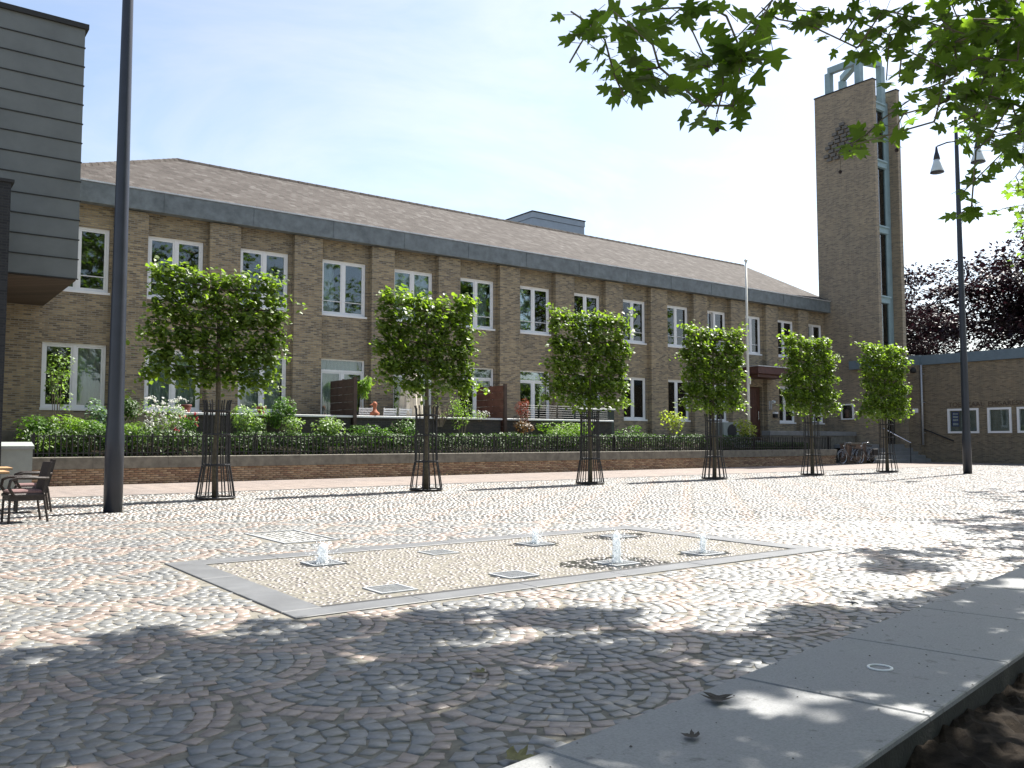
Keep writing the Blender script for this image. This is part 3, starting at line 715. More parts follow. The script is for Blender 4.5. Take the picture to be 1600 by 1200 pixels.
# ------------------------------------------------------------------ tower
def tower():
    t = thing('bell_tower', 'tall narrow brick tower of two slabs with a pale blue frame on top', 'tower', (45.8, 27.6, 0))
    Y0, Y1, Z = 25.8, 29.5, 21.35
    obj('slab_wall', MB().box(44.2, 44.5, Y0, Y1, -.1, Z), M['brick_tower'], t)
    obj('slab_wall', MB().box(46.72, 47.05, Y0+.05, Y1, -.1, Z), M['brick_tower'], t)
    for x in (44.2, 46.72): obj('capping', MB().box(x-.03, x+.35, Y0-.03 + (.05 if x > 45 else 0), Y1+.03, Z+.001, Z+.07), M['dark'], t)
    # glazed slot between the slabs
    yg = 26.38
    g = MB(); g.box(44.501, 44.72, yg, yg+.2, 6, 20.7); g.box(46.22, 46.719, yg, yg+.2, 6, 20.7)
    obj('slot_frame', g, M['tower_frame'], t)
    for z in (6.3, 9.25, 13.25, 17.05, 20.4):
        obj('transom', MB().box(44.721, 46.219, yg-.12, yg+.15, z-.32, z-.02), M['tower_frame'], t); obj('transom_lip', MB().box(44.721, 46.219, yg-.2, yg-.02, z-.0195, z+.07), M['tower_frame'], t)
    for a, b in ((6.37,8.93),(9.32,12.93),(13.32,16.73),(17.12,20.08)):
        obj('pane', MB().box(44.721, 45.43, yg+.06, yg+.07, a+.001, b-.001), M['glass_dark'], t); obj('pane', MB().box(45.51, 46.219, yg+.06, yg+.07, a+.001, b-.001), M['glass_dark'], t)
        obj('mullion', MB().box(45.431, 45.509, yg+.02, yg+.1, a+.001, b-.001), M['tower_frame'], t)
    obj('rear_panel', MB().box(44.502, 46.718, 29.2, 29.4, -.1, 20.4), M['room'], t)
    # frame on top
    A, B, C, D = (44.74,28.85), (44.76,26.95), (46.25,26.5), (46.3,28.95)
    zt = 22.8; q = .2
    for p in (A, B, C, D): obj('frame_post', MB().box(p[0]-q, p[0]+q, p[1]-q*.8, p[1]+q*.8, 20.45, zt), M['tower_frame'], t)
    for p in (A, C, D): obj('frame_beam', MB().beam((B[0],B[1],zt+.17), (p[0],p[1],zt+.16), .32, .36), M['tower_frame'], t)
    # brick relief
    rel = [(0,0)]
    rows = [(0,[.0]), (1,[-.22,.24]), (2,[-.5,-.02,.46]), (3,[-.34,.14,.62]), (4,[-.78,-.3,.18,.66]), (5,[-.98,-.5,.02,.46,.9]), (6,[-.76,-.28,.22,.7]), (7,[-1.1,-.62,-.1,.36,.86,1.1]), (8,[-.9,-.4,.1,.6])]
    for j, xs in rows:
        for k, dy in enumerate(xs):
            yc = 27.72 - dy*.92; zc = 19.3 - j*.235
            obj('relief_block', MB().box(44.08-.03*((j+k)%2), 44.199, yc-.15, yc+.15, zc-.06, zc+.11), M['relief'], t)
    # little square window low on the side
    w = obj('window', MB().box(44.1,44.19,28.12,28.2,2.36,3.24).box(44.1,44.19,27.42,27.5,2.36,3.24).box(44.1,44.19,27.501,28.119,2.36,2.43).box(44.1,44.19,27.501,28.119,3.17,3.24), M['white'], t)
    obj('pane', MB().box(44.14,44.15,27.501,28.119,2.431,3.169), M['glass'], w); obj('backing', MB().box(44.16,44.198,27.501,28.119,2.431,3.169), M['dark'], w)
    obj('head_figure', MB().lathe([(.10,0),(.13,.1),(.11,.22),(.15,.3),(.13,.42),(.05,.5)], (44.165,27.85,2.45), 10), M['wood_brown'], w, smooth=True)
    # entrance between the slabs
    d = obj('door', MB().box(44.51, 46.71, 26.5, 26.6, 1.0, 3.6), M['dark'], t)
    obj('pane', MB().box(44.75, 45.7, 26.47, 26.48, 1.15, 3.45), M['glass_dark'], d); obj('pane', MB().box(45.85, 46.65, 26.47, 26.48, 1.15, 3.45), M['glass_dark'], d)
    obj('handle', MB().tube([(45.78,26.46,1.9),(45.78,26.40,1.9),(45.78,26.40,2.5),(45.78,26.46,2.5)], .02, 6), M['chrome'], d)
    obj('infill_wall', MB().box(44.51, 46.71, 26.52, 26.72, 3.61, 6.0), M['brick_tower'], t)
    c = obj('porch_fascia', MB().box(43.9, 44.195, 25.73, 27.5, 5.15, 5.62), M['hall_fascia'], t)
    obj('porch_roof', MB().box(44.51, 46.71, 25.7, 26.9, 5.4, 5.62), M['hall_fascia'], t)
M['relief'] = simple('relief', (.125,.12,.11), .8, var=.25)
tower()
# ------------------------------------------------------------------ low hall on the right
def right_hall():
    t = thing('low_hall', 'single storey brown brick hall with a blue flat roof edge and white display windows', 'building', (50, 18, 0))
    XW = 47.5
    wins = [(23.86, 22.2), (21.75, 20.55), (20.28, 18.6)]   # y ranges, high to low
    z0, z1 = 1.58, 2.92
    mb = MB(); mb.box(XW, XW+.35, 4, 25.9, -.1, z0); mb.box(XW, XW+.35, 4, 25.9, z1, 5.42)
    yl = 25.9
    for a, b in wins: mb.box(XW, XW+.35, a, yl, z0, z1); yl = b
    mb.box(XW, XW+.35, 4, yl, z0, z1)
    mb.box(XW+.351, 60, 25.55, 25.9, -.1, 5.42); mb.box(XW+.351, 60, 4, 4.35, -.1, 5.42)
    obj('wall', mb, M['brick_hall'], t)
    obj('pier', MB().box(47.058, XW-.003, 25.22, 26.6, -.1, 5.42), M['brick_hall'], t)
    obj('flat_roof', MB().box(XW-.05, 60, 3.8, 26.0, 5.9, 5.97), M['zinc'], t)
    obj('fascia', MB().box(XW-.13, XW+.5, 3.9, 25.2, 5.43, 5.93), M['hall_fascia'], t); obj('fascia', MB().box(XW-.36, XW+.5, 25.201, 27.4, 5.425, 5.98), M['hall_fascia'], t)
    for a, b in wins:
        f = .11; fr = MB(); x0, x1 = XW-.06, XW+.1
        fr.box(x0, x1, b, a, z1-f, z1); fr.box(x0, x1, b, a, z0, z0+f); fr.box(x0, x1, b, b+f, z0+f+.001, z1-f-.001); fr.box(x0, x1, a-f, a, z0+f+.001, z1-f-.001)
        w = obj('window', fr, M['white'], t)
        obj('pane', MB().box(XW+.02, XW+.03, b+f+.001, a-f-.001, z0+f+.001, z1-f-.001), M['glass'], w)
        obj('backing', MB().box(XW+.2, XW+.22, b+.002, a-.002, z0+.001, z1-.001), M['showcase'], w)
        gm = MB(); k = 8
        for i in range(1, k):
            y = b+f+(a-b-2*f)*i/k; gm.box(XW+.1, XW+.108, y-.006, y+.006, z0+f, z1-f); z = z0+f+(z1-z0-2*f)*i/k; gm.box(XW+.109, XW+.117, b+f, a-f, z-.006, z+.006)
        obj('wire_grid', gm, M['steel'], w)
    p = thing('poster', 'small blue and white poster in the left display window', 'poster', (XW+.045, 23.5, 2.3))
    obj('sheet', MB().box(XW+.04, XW+.045, 23.28, 23.66, 1.95, 2.74), M['paper_blue'], p)
    for zz, h in ((2.6,.07),(2.42,.10),(2.25,.10),(2.02,.12)): obj('print_block', MB().box(XW+.035, XW+.0395, 23.33, 23.60, zz, zz+h), M['paper'], p)
    # downpipe, lamp, handrail, lettering
    d = obj('downpipe', MB().tube([(XW-.3, 25.13, 5.42), (XW-.3, 25.13, .95)], .06, 10), M['steel'], t, smooth=True)
    for z in (1.6, 3.3, 4.9): obj('pipe_bracket', MB().box(XW-.31, XW-.004, 25.10, 25.16, z, z+.04), M['steel'], d)
    l = thing('wall_spotlight', 'dark round spotlight under the roof edge beside the downpipe', 'lamp', (XW-.45, 25.45, 5.1)); obj('housing', MB().lathe([(.05,-.12),(.16,-.1),(.18,.05),(.1,.18),(.04,.2)], (XW-.42,25.5,5.1), 12), M['dark'], l, smooth=True); obj('bracket', MB().box(XW-.44,XW-.40,25.48,25.52,5.28,5.42), M['dark'], l)
    r = thing('wall_handrail', 'dark sloping handrail fixed to the brick wall right of the steps', 'handrail', (XW-.1, 24, 1.2))
    a, b = on_x(1440, 669, XW-.1), on_x(1490, 689, XW-.1)
    obj('rail', MB().tube([a, b], .035, 8), M['iron'], r)
    for q in (.15, .85): p_ = a.lerp(b, q); obj('rail_bracket', MB().tube([p_, p_ + Vector((.095, 0, -.06))], .015, 6), M['iron'], r)
    tag(obj('wall_sign', MB().box(47.03, 47.056, 25.28, 25.6, 2.75, 2.98), M['paper']), 'small white sign on the brick pier beside the dark doorway', 'sign')
    for txt, y0 in (('TOENZAAL', 23.80), ('EMGARES', 21.72), ('RUIMTE', 20.15)):
        cu = bpy.data.curves.new('lettering', 'FONT'); cu.body = txt; cu.size = .35; cu.extrude = .012; cu.space_character = 1.05
        o = bpy.data.objects.new('tmp', cu); COL.objects.link(o); bpy.context.view_layer.update()
        me = bpy.data.meshes.new_from_object(o.evaluated_get(bpy.context.evaluated_depsgraph_get())); bpy.data.objects.remove(o)
        me.materials.clear(); me.materials.append(M['letter']); lo = link('lettering', me, t)
        lo.rotation_euler = (R(90), 0, R(-90)); lo.location = Vector((XW-.014, y0, 3.02)) - t.location
right_hall()
def steps():
    t = thing('entrance_steps', 'grey stone steps leading up to the tower door', 'steps', (44.8, 25, 0))
    n = 5; x0, x1 = 42.1, 47.28; y = 24.75
    for i in range(n):
        obj('step', MB().box(x0, x1, y+.30*i, y+.30*(i+1)+.02 if i < n-1 else 27.6, .195*i - (.05 if i == 0 else -.001), .195*(i+1), .012), M['slab'], t)
    r = thing('stair_handrail', 'bright sloping handrail on thin posts in the middle of the steps', 'handrail', (44.4, 25, 0))
    a, b = on_y(1376, 667, 25.9), on_y(1423, 692, 24.7)
    obj('rail', MB().tube([a, b], .035, 8), M['chrome'], r); obj('post', MB().tube([(b.x, b.y+.02, .0), (b.x, b.y+.02, b.z-.01)], .022, 8), M['iron'], r)
    obj('post', MB().tube([(a.x, a.y, .77), (a.x, a.y, a.z-.01)], .022, 8), M['iron'], r)
    w = thing('low_brick_wall', 'short low brick wall behind the bicycles beside the steps', 'wall', (41.3, 25.6, 0))
    obj('wall_body', MB().box(40.3, 42.05, 25.45, 25.85, -.1, 1.0), M['brick_terrace2'], w); obj('coping', MB().box(40.27, 42.08, 25.42, 25.88, 1.001, 1.08, .01), M['concrete'], w)
    l = thing('landing_parapet', 'low grey stone parapet along the landing at the foot of the tower', 'parapet', (40.4, 27.6, 0))
    obj('base', MB().box(36.5, 44.1, 27.35, 27.75, -.1, 1.45), M['concrete'], l); obj('coping', MB().box(36.45, 44.15, 27.3, 27.8, 1.451, 1.68, .015), M['slab'], l)
    tag(obj('landing', MB().box(33.0, 44.19, 27.76, YP-.004, -.1, 1.19), M['slab']), kind='structure')
M['brick_terrace2'] = brick_mat('brick_terrace2', [(.10,.06,.045), (.17,.10,.075), (.23,.14,.10)], (.18,.15,.12))
steps()
# ------------------------------------------------------------------ extension at the left edge
def left_block():
    t = thing('clad_extension', 'dark grey clad upper storey jutting out at the left edge', 'building', (1, 26, 5.1))
    Y0 = 23.9; X1 = 4.05; z0, z1 = 5.25, 11.75
    obj('core', MB().box(-6, X1-.06, Y0+.05, YP-.004, z0+.05, z1), M['cladding_dark'], t)
    n = 13; h = (z1-z0)/n
    for i in range(n):
        obj('cladding_panel', MB().box(-6, X1, Y0, Y0+.045, z0+i*h+.025, z0+(i+1)*h), M['cladding'], t)
        obj('side_panel', MB().box(X1-.055, X1-.002, Y0+.046, YP-.005, z0+i*h+.025, z0+(i+1)*h), M['cladding'], t)
        obj('seam', MB().box(-6, X1+.02, Y0-.022, Y0+.047, z0+i*h+.002, z0+i*h+.024), M['cladding_dark'], t)
    obj('roof_edge', MB().box(-6, X1+.08, Y0-.07, YP-.006, z1+.001, z1+.13), M['cladding_dark'], t)
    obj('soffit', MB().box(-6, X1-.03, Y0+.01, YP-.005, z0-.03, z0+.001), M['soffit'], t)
    d = thing('dark_brick_wall', 'dark slate coloured brick wall at the left picture edge', 'wall', (0, 22.6, 0))
    obj('wall_body', MB().box(-7, 2.36, 22.3, 22.75, -.1, 7.05), M['brick_dark'], d); obj('coping', MB().box(-7, 2.42, 22.26, 22.79, 7.051, 7.12), M['dark'], d)
    c = thing('utility_cabinet', 'grey street cabinet with a rounded lid at the end of the garden wall', 'cabinet', (2.9, 24.5, 0))
    obj('body', MB().box(2.58, 3.25, 24.3, 24.75, 0, .98), M['cabinet'], c)
    obj('lid', MB().add([(2.55,24.26,.981),(3.28,24.26,.981),(3.28,24.79,.981),(2.55,24.79,.981),(2.55,24.26,1.06),(3.28,24.26,1.06),(3.25,24.52,1.16),(2.58,24.52,1.16),(2.55,24.79,1.08),(3.28,24.79,1.08)],
        [(3,2,1,0),(0,1,5,4),(4,5,6,7),(7,6,9,8),(1,2,9,6,5),(3,0,4,7,8),(2,3,8,9)]), M['cabinet'], c)
left_block()
# ------------------------------------------------------------------ garden wall, railing
def garden():
    t = thing('garden_wall', 'long low brick wall with a heavy concrete coping in front of the garden', 'wall', (21, 25.6, 0))
    X0, X1 = 2.9, 39.4; YW0 = 25.5
    obj('core', MB().box(X0+.02, X1-.02, YW0+.012, YW0+.3, -.1, .43), M['brick_mortar'], t)
    bl, bh, j = .21, .052, .011; cl = bl + j; chh = bh + j
    rows = 7; cnt = int((X1-X0)/cl); bricks = []
    for r_ in range(rows):
        for k in range(cnt):
            x = X0 + .02 + k*cl + (cl/2 if r_ % 2 else 0)
            if x + bl > X1: continue
            bricks.append((x, .003 + r_*chh))
    bricks.sort(key=lambda b: b[0])
    pal = [(.34,.225,.14), (.39,.27,.175), (.30,.19,.12), (.42,.30,.20), (.27,.165,.11), (.36,.25,.16)]
    meshes = []
    for c in pal:
        V, Fq = MB().box(0, bl, 0, .02, 0, bh), None
        me = np_mesh('brick', np.array(V.v), np.array(V.f), M['brickpiece'], np.repeat(np.array([c]), 8, 0)); meshes.append(me)
    g = random.Random(5); tl = t.location
    for x, z in bricks[:300]:
        o = link('brick', g.choice(meshes), t); o.location = (x-tl.x, YW0 - .008 + g.random()*.003 - tl.y, z)
    vs, fs, cs = [], [], []
    for x, z in bricks[300:]:
        b = MB().box(x, x+bl, YW0-.008, YW0+.0119, z, z+bh); n0 = len(vs); vs += b.v; fs += [tuple(i+n0 for i in f) for f in b.f]
        c = np.array(g.choice(pal))*(.85+.3*g.random()); cs += [c]*8
    me = np_mesh('brickwork', np.array(vs) - np.array(tl), np.array(fs), M['brickpiece'], np.array(cs)); tag(link('brickwork', me, t), kind='stuff')
    x = X0
    while x < X1 - .1:
        x2 = min(X1+.02, x + 1.95); obj('coping_stone', MB().box(x, x2-.006, YW0-.035, YW0+.33, .435, .755, .015), M['concrete'], t); x = x2
    # garden soil behind
    vs = []; nx, ny = 80, 8
    for i in range(nx):
        for k in range(ny):
            xx = 2.4 + 36.4*i/(nx-1); yy = 25.84 + 1.5*k/(ny-1); vs.append((xx, yy, .70 + .45*k/(ny-1)*(1 if xx < 33 else .3) + .06*mnoise.noise((xx*2, yy*2, 1))))
    tag(obj('garden_bed', MB().add(vs, [(i*ny+k, (i+1)*ny+k, (i+1)*ny+k+1, i*ny+k+1) for i in range(nx-1) for k in range(ny-1)]), M['soil']), kind='structure')
    tag(obj('terrace_floor', MB().box(2.4, 32.98, 27.36, YP-.004, -.1, 1.45), M['concrete']), kind='structure')
    # railing
    f = thing('garden_railing', 'black iron picket railing on top of the garden wall', 'railing', (21, 25.62, .75))
    me = None; n = 262
    for i in range(n):
        xx = 3.4 + i*(39.1-3.4)/(n-1)
        if me is None: o = obj('picket', MB().box(-.015, .015, -.013, .013, 0, .60), M['iron'], f, local=True); me = o.data
        else: o = link('picket', me, f)
        o.location = (xx-21, 0, .003)
    obj('rail', MB().box(3.35, 39.15, 25.603, 25.637, .845, .87), M['iron'], f); obj('rail', MB().box(3.35, 39.15, 25.6, 25.64, 1.30, 1.33), M['iron'], f)
    for i in range(13):
        xx = 3.45 + i*2.96; obj('post', MB().box(xx-.025, xx+.025, 25.645, 25.695, .753, 1.40), M['iron'], f)
M['brick_mortar'] = simple('brick_mortar', (.13,.11,.09), .95)
garden()
def terraces():
    segs = [(7.6, 13.22, 'left terrace wall under the tree with red pots on it'), (13.42, 19.55, 'middle terrace wall in front of the closed parasol'), (19.85, 25.4, 'right terrace wall below the glazed double door')]
    for a, b, lab in segs:
        t = thing('terrace_wall', 'dark brick ' + lab + ', white coping', 'wall', ((a+b)/2, 27.2, .7), 'low walls of the terraces')
        obj('wall_body', MB().box(a, b, 27.1, 27.35, .5, 1.98), M['brick_terrace'], t); obj('coping', MB().box(a-.04, b+.04, 27.02, 27.4, 1.981, 2.05, .01), M['coping_white'], t)
    for x, lab in ((13.32, 'dark brown slatted timber screen left of the weeping potted plant'), (19.7, 'red brown slatted timber screen beside the glazed double door')):
        t = thing('timber_screen', lab, 'screen', (x, 28, 1.4), 'timber screens between the terraces')
        for i in range(9):
            z = .95 + i*.265
            obj('board', MB().box(x-.02, x+.02, 27.05, YP-.02, z, z+.255), M['wood_brown'] if x < 15 else M['wood_red2'], t)
        obj('post', MB().box(x-.06, x+.06, 26.96, 27.049, .75, 3.38), M['wood_brown'], t)
        obj('post', MB().box(x+.022, x+.08, 28.0, 28.08, 1.45, 3.36), M['wood_brown'], t)
    # closed parasol
    x, y = 16.15, 28.1
    p = thing('closed_parasol', 'closed cream parasol standing on the middle terrace', 'parasol', (x, y, 1.45))
    obj('pole', MB().lathe([(.025,0),(.025,2.75)], (x,y,1.46), 8), M['pole_white'], p); obj('foot', MB().lathe([(.25,0),(.25,.06),(.06,.1)], (x,y,1.451), 14), M['concrete'], p)
    mb = MB(); n = 48; prof = [(.42,1.95),(.40,2.4),(.36,2.9),(.26,3.4),(.12,3.85),(.03,4.05)]
    for r, z in prof:
        for k in range(n): a = 2*math.pi*k/n; rr = r*(1+.22*math.sin(a*8+z)+.06*math.sin(a*3)); mb.v.append((x+rr*math.cos(a), y+rr*math.sin(a), z + (.12*math.sin(a*4) if z < 2 else 0)))
    for i in range(5):
        for k in range(n): mb.f.append((i*n+k, i*n+(k+1)%n, (i+1)*n+(k+1)%n, (i+1)*n+k))
    obj('canopy', mb, M['parasol'], p, smooth=True)
    # white slatted chairs whose backs show above the coping
    labs = ['leftmost white slatted terrace chair, by the weeping plant', 'middle white slatted terrace chair, right of the clay figure', 'right white slatted terrace chair, against the closed parasol']
    first = None
    for k, px in enumerate((570, 608, 632)):
        q = on_y(px, 651, 27.85)
        if first is None:
            t = thing('terrace_chair', labs[k], 'chair', (q.x, 27.85, 1.452), 'white chairs on the terrace')
            for s in range(5): obj('back_slat', MB().box(-.26, .26, -.02-.012*s, .0-.012*s, .50+s*.085, .56+s*.085), M['white'], t, local=True)
            obj('seat', MB().box(-.26, .26, -.0, .46, .40, .44), M['white'], t, local=True)
            for dx in (-.25, .25):
                obj('leg', MB().tube([(dx,.0,.0),(dx,-.03,.5),(dx,-.085,.92)], .015, 6), M['white'], t, local=True); obj('leg', MB().tube([(dx,.44,0),(dx,.44,.40)], .015, 6), M['white'], t, local=True)
            first = t
        else:
            t = copy_tree(first); t['label'] = labs[k]; t.location = (q.x, 27.85, 1.452)
    # clay figure, pots
    q = on_y(585, 648, 27.22)
    t = thing('clay_figure', 'small terracotta bird figure on the white coping', 'figure', (q.x, 27.2, 2.051))
    obj('body', MB().lathe([(.02,0),(.16,.03),(.17,.10),(.08,.18),(.05,.26),(.07,.34),(.09,.42),(.04,.5)], (q.x,27.2,2.052), 12), M['terracotta'], t, smooth=True)
    obj('beak', MB().tube([(q.x-.05,27.2,2.47),(q.x-.2,27.18,2.42)], [.035,.008], 6), M['terracotta'], t)
    for k, px in enumerate((268, 408)):
        q = on_y(px, 645, 27.2); t = thing('flower_pot', ('dark red pot on the coping behind the first tree, left of its trunk', 'dark red pot on the coping behind the first tree, right of its trunk')[k], 'pot', (max(q.x, 7.75), 27.2, 2.051), 'red pots on the coping')
        obj('pot', MB().lathe([(.10,0),(.15,.18),(.16,.19),(.16,.24),(.13,.24),(.12,.2)], (max(q.x,7.75),27.2,2.052), 14), M['terracotta_dark'], t, smooth=True); obj('earth', MB().lathe([(.12,.2),(.01,.23)], (max(q.x,7.75),27.2,2.05), 10), M['soil'], t)
    # wire fence and dark planter on the right terrace
    t = thing('wire_fence', 'thin wire fence along the right terrace coping', 'fence', (22.7, 27.2, 2.051))
    for k in range(6): xx = 20.6 + k*.95; obj('post', MB().tube([(xx,27.2,2.05),(xx,27.2,2.62)], .014, 6), M['iron'], t)
    for k in range(6): z = 2.14 + k*.09; obj('wire', MB().tube([(20.6,27.2,z),(25.35,27.2,z)], .005, 4), M['iron'], t)
    t = thing('storage_chest', 'dark green chest with a pale lid on the right terrace', 'chest', (25.0, 28.2, 1.45)); obj('body', MB().box(23.9,26.3,27.9,28.6,1.452,2.5), M['chest'], t); obj('lid', MB().box(23.85,26.35,27.85,28.65,2.501,2.58,.02), M['cabinet'], t)
M['wood_red2'] = simple('wood_red2', (.15,.065,.045), .7, var=.3, scale=4, bstr=.3)
M['terracotta_dark'] = simple('terracotta_dark', (.16,.04,.03), .7)
M['chest'] = simple('chest', (.03,.045,.04), .6)
terraces()
# ------------------------------------------------------------------ foliage machinery
LEAF_LIME = (np.array([(0,0,0),(.36,.10,.03),(.46,.42,.05),(.28,.78,.02),(0,1.05,-.10),(-.28,.78,.02),(-.46,.42,.05),(-.36,.10,.03),(0,.45,-.05)], float),
             np.array([(8,k,(k+1)%8) for k in range(8)]))
LEAF_SIMPLE = (np.array([(0,0,0),(.28,.5,.07),(0,1,-.05),(-.28,.5,.07)], float), np.array([(0,1,2),(0,2,3)]))
LEAF_LONG = (np.array([(0,0,0),(.13,.45,.05),(0,1,-.14),(-.13,.45,.05)], float), np.array([(0,1,2),(0,2,3)]))
def plane_leaf():
    h = [(.05,.0),(.30,-.05),(.50,.06),(.62,.16),(.45,.22),(.30,.32),(.47,.38),(.55,.50),(.70,.62),(.50,.62),(.36,.60),(.22,.58),(.26,.72),(.16,.84),(0,1.08)]
    o = h + [(-x,y) for x, y in h[-2::-1]]
    v = [(0,.30,-.02)] + [(x,y,-.16*x*x-.12*(y-.3)**2+.05*abs(x)) for x, y in o]; n = len(o)
    return np.array(v), np.array([(0,1+k,1+(k+1)%n) for k in range(n)])
LEAF_PLANE = plane_leaf()
def leaves_mesh(name, P, N, T, S, C, tmpl, mat, origin=(0,0,0)):
    """P positions of leaf base, N leaf normals, T tip directions, S sizes, C 0..1 colour values"""
    tv, tf = tmpl
    N = N/np.linalg.norm(N, axis=1, keepdims=True); T = T - N*(T*N).sum(1, keepdims=True); T /= np.linalg.norm(T, axis=1, keepdims=True)+1e-9
    B = np.cross(T, N)
    V = P[:,None,:] + S[:,None,None]*(tv[None,:,0:1]*B[:,None,:] + tv[None,:,1:2]*T[:,None,:] + tv[None,:,2:3]*N[:,None,:])
    n, k, _ = V.shape; F = (tf[None] + (np.arange(n)*k)[:,None,None]).reshape(-1,3)
    col = np.repeat(np.stack([C,C,C],1), k, 0)
    return np_mesh(name, V.reshape(-1,3) - np.array(origin), F, mat, col)
def rand_dir(g, n):
    v = g.normal(0,1,(n,3)); return v/np.linalg.norm(v, axis=1, keepdims=True)
def lime_tree(idx, x, y, zb, zt, hw, seed, label, ntier):
    g = np.random.default_rng(seed)
    t = thing('pleached_lime', label, 'tree', (x, y, 0), 'pleached lime trees in a row')
    lean = g.normal(0, .02); z_top = zt-.18
    obj('trunk', MB().tube([(x,y,-.02),(x+lean,y,.8),(x-lean,y+.01,1.9),(x,y,zb+.6),(x+lean,y,z_top)], [.068,.058,.05,.042,.02], 10), M['bark'], t, smooth=True)
    tiers = np.linspace(zb+.28, zt-.22, ntier); P=[];N=[];T=[];S=[];C=[]
    for ti, z in enumerate(tiers):
        for s in (-1, 1):
            L = hw*(1 + g.normal(0, .05) + (.04 if ti == 0 else 0))
            pts = []; 
            for q in np.linspace(0, 1, 7): pts.append((x + s*L*q*.95, y + .05*mnoise.noise((q*4, ti, s*2.+seed)), z + .10*q + .06*mnoise.noise((q*3+9, ti, s*3.+seed))))
            obj('branch', MB().tube(pts, [.026,.023,.02,.017,.014,.01,.006], 6), M['bark'], t, smooth=True)
            # upright and hanging shoots along the branch
            ns = int((64 if ti == 0 else 50)*L/1.5)
            for k in range(ns):
                q = (k + g.random())/ns; i = min(5, int(q*6)); a = np.array(pts[i]); b = np.array(pts[i+1]); p0 = a+(b-a)*(q*6-i)
                up = g.random() < (.62 if ti == ntier-1 else .48)
                d = np.array([g.normal(0,.4)+s*.15, g.normal(0,.55), 1.0 if up else -.75]); d /= np.linalg.norm(d)
                ln = (.22 + .22*g.random())*(1.05 if ti == ntier-1 and up else 1)*(1.3 if ti == 0 and not up else 1)
                if g.random() < .025: ln *= 1.5; d[0] += s*.9*(q > .7)
                m = int(11 + g.random()*9); u = g.random(m)**.7
                pp = p0[None] + d[None]*ln*u[:,None] + g.normal(0,.055,(m,3))
                out = g.normal(0,1,(m,3)); out[:,2] = -np.abs(out[:,2])*.6 - .35
                nn = g.normal(0,.55,(m,3)) + np.array([.15,-.35,1.0])
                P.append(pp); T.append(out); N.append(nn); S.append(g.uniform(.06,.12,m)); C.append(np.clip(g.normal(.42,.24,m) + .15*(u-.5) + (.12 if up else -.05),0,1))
    P, N, T, S, C = [np.concatenate(a) for a in (P,N,T,S,C)]
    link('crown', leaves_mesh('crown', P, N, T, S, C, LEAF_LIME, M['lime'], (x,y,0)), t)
    # pit of earth and ring of small setts
    pit = tag(obj('tree_pit', MB().lathe([(.46,-.09),(.46,-.008),(.2,.004),(.05,.012)], (x,y,0), 24), M['soil']), kind='structure')
    a = []
    for k in range(6):
        r = .52 + k*.085; n = int(2*math.pi*r/.09); th = np.arange(n)*2*math.pi/n + g.random(); a.append(np.stack([x+r*np.cos(th), y+r*np.sin(th), th],1))
    a = np.concatenate(a); V = stone_block(a[:,0], a[:,1], a[:,2], .078, .076, seed, full=False)
    cols = np.array([[.22,.215,.20]])*g.normal(1,.14,len(a))[:,None]
    tag(link('sett_ring', blocks_mesh('sett_ring', V - np.array(root_loc(pit)), QS, cols, M['cobble']), pit), kind='stuff')
def guards():
    lab = ['around the broad first tree beside the thick lamp post', 'around the second tree in front of the closed parasol', 'around the third tree in front of the glazed double door', 'around the fourth tree left of the flagpole', 'around the fifth tree near the end of the garden wall', 'around the last tree in front of the steps']
    prof = [(.385,.02),(.37,.12),(.335,.35),(.295,.58),(.268,.70),(.255,1.0),(.252,1.6),(.25,1.80),(.26,1.95),(.285,2.03)]
    first = None; n = 14
    for i, (x, y) in enumerate(TREES):
        l = 'black flared iron tree guard ' + lab[i]
        if first is None:
            t = thing('tree_guard', l, 'tree guard', (x,y,0), 'iron tree guards'); first = t
            me = None
            for k in range(n):
                a = 2*math.pi*k/n
                if me is None: o = obj('bar', MB().tube([(r,0,z) for r,z in (prof if True else prof)], .0145, 5), M['iron'], t, local=True); me = o.data
                else: o = link('bar', me, t)
                o.rotation_euler = (0,0,a)
            for r, z in ((.385,.035),(.268,.70),(.252,1.32),(.252,1.80)):
                pts = [(r*math.cos(2*math.pi*k/28), r*math.sin(2*math.pi*k/28), z) for k in range(28)]
                o = obj('ring', MB().tube(pts, .02, 5, closed=True), M['iron'], t, local=True, smooth=True)
        else:
            t = copy_tree(first); t['label'] = l; t.location = (x,y,0); t.rotation_euler = (0,0,i*.37)
LBL = ['broad clipped lime tree at the left, beside the thick lamp post', 'clipped lime tree second from the left, in front of the closed parasol', 'clipped lime tree third from the left, in front of the double door', 'clipped lime tree fourth from the left, beside the flagpole', 'small clipped lime tree near the right end of the garden wall', 'clipped lime tree farthest right, in front of the tower steps']
ZB = [2.36, 2.42, 2.2, 2.2, 2.2, 2.1]; HW = [1.37, 1.36, 1.38, 1.34, 1.38, 1.48]
for i, (x, y) in enumerate(TREES): lime_tree(i, x, y, ZB[i], 4.55 + (0,.0,.05,.0,.06,.1)[i], HW[i], 100+i, LBL[i], 5)
guards()
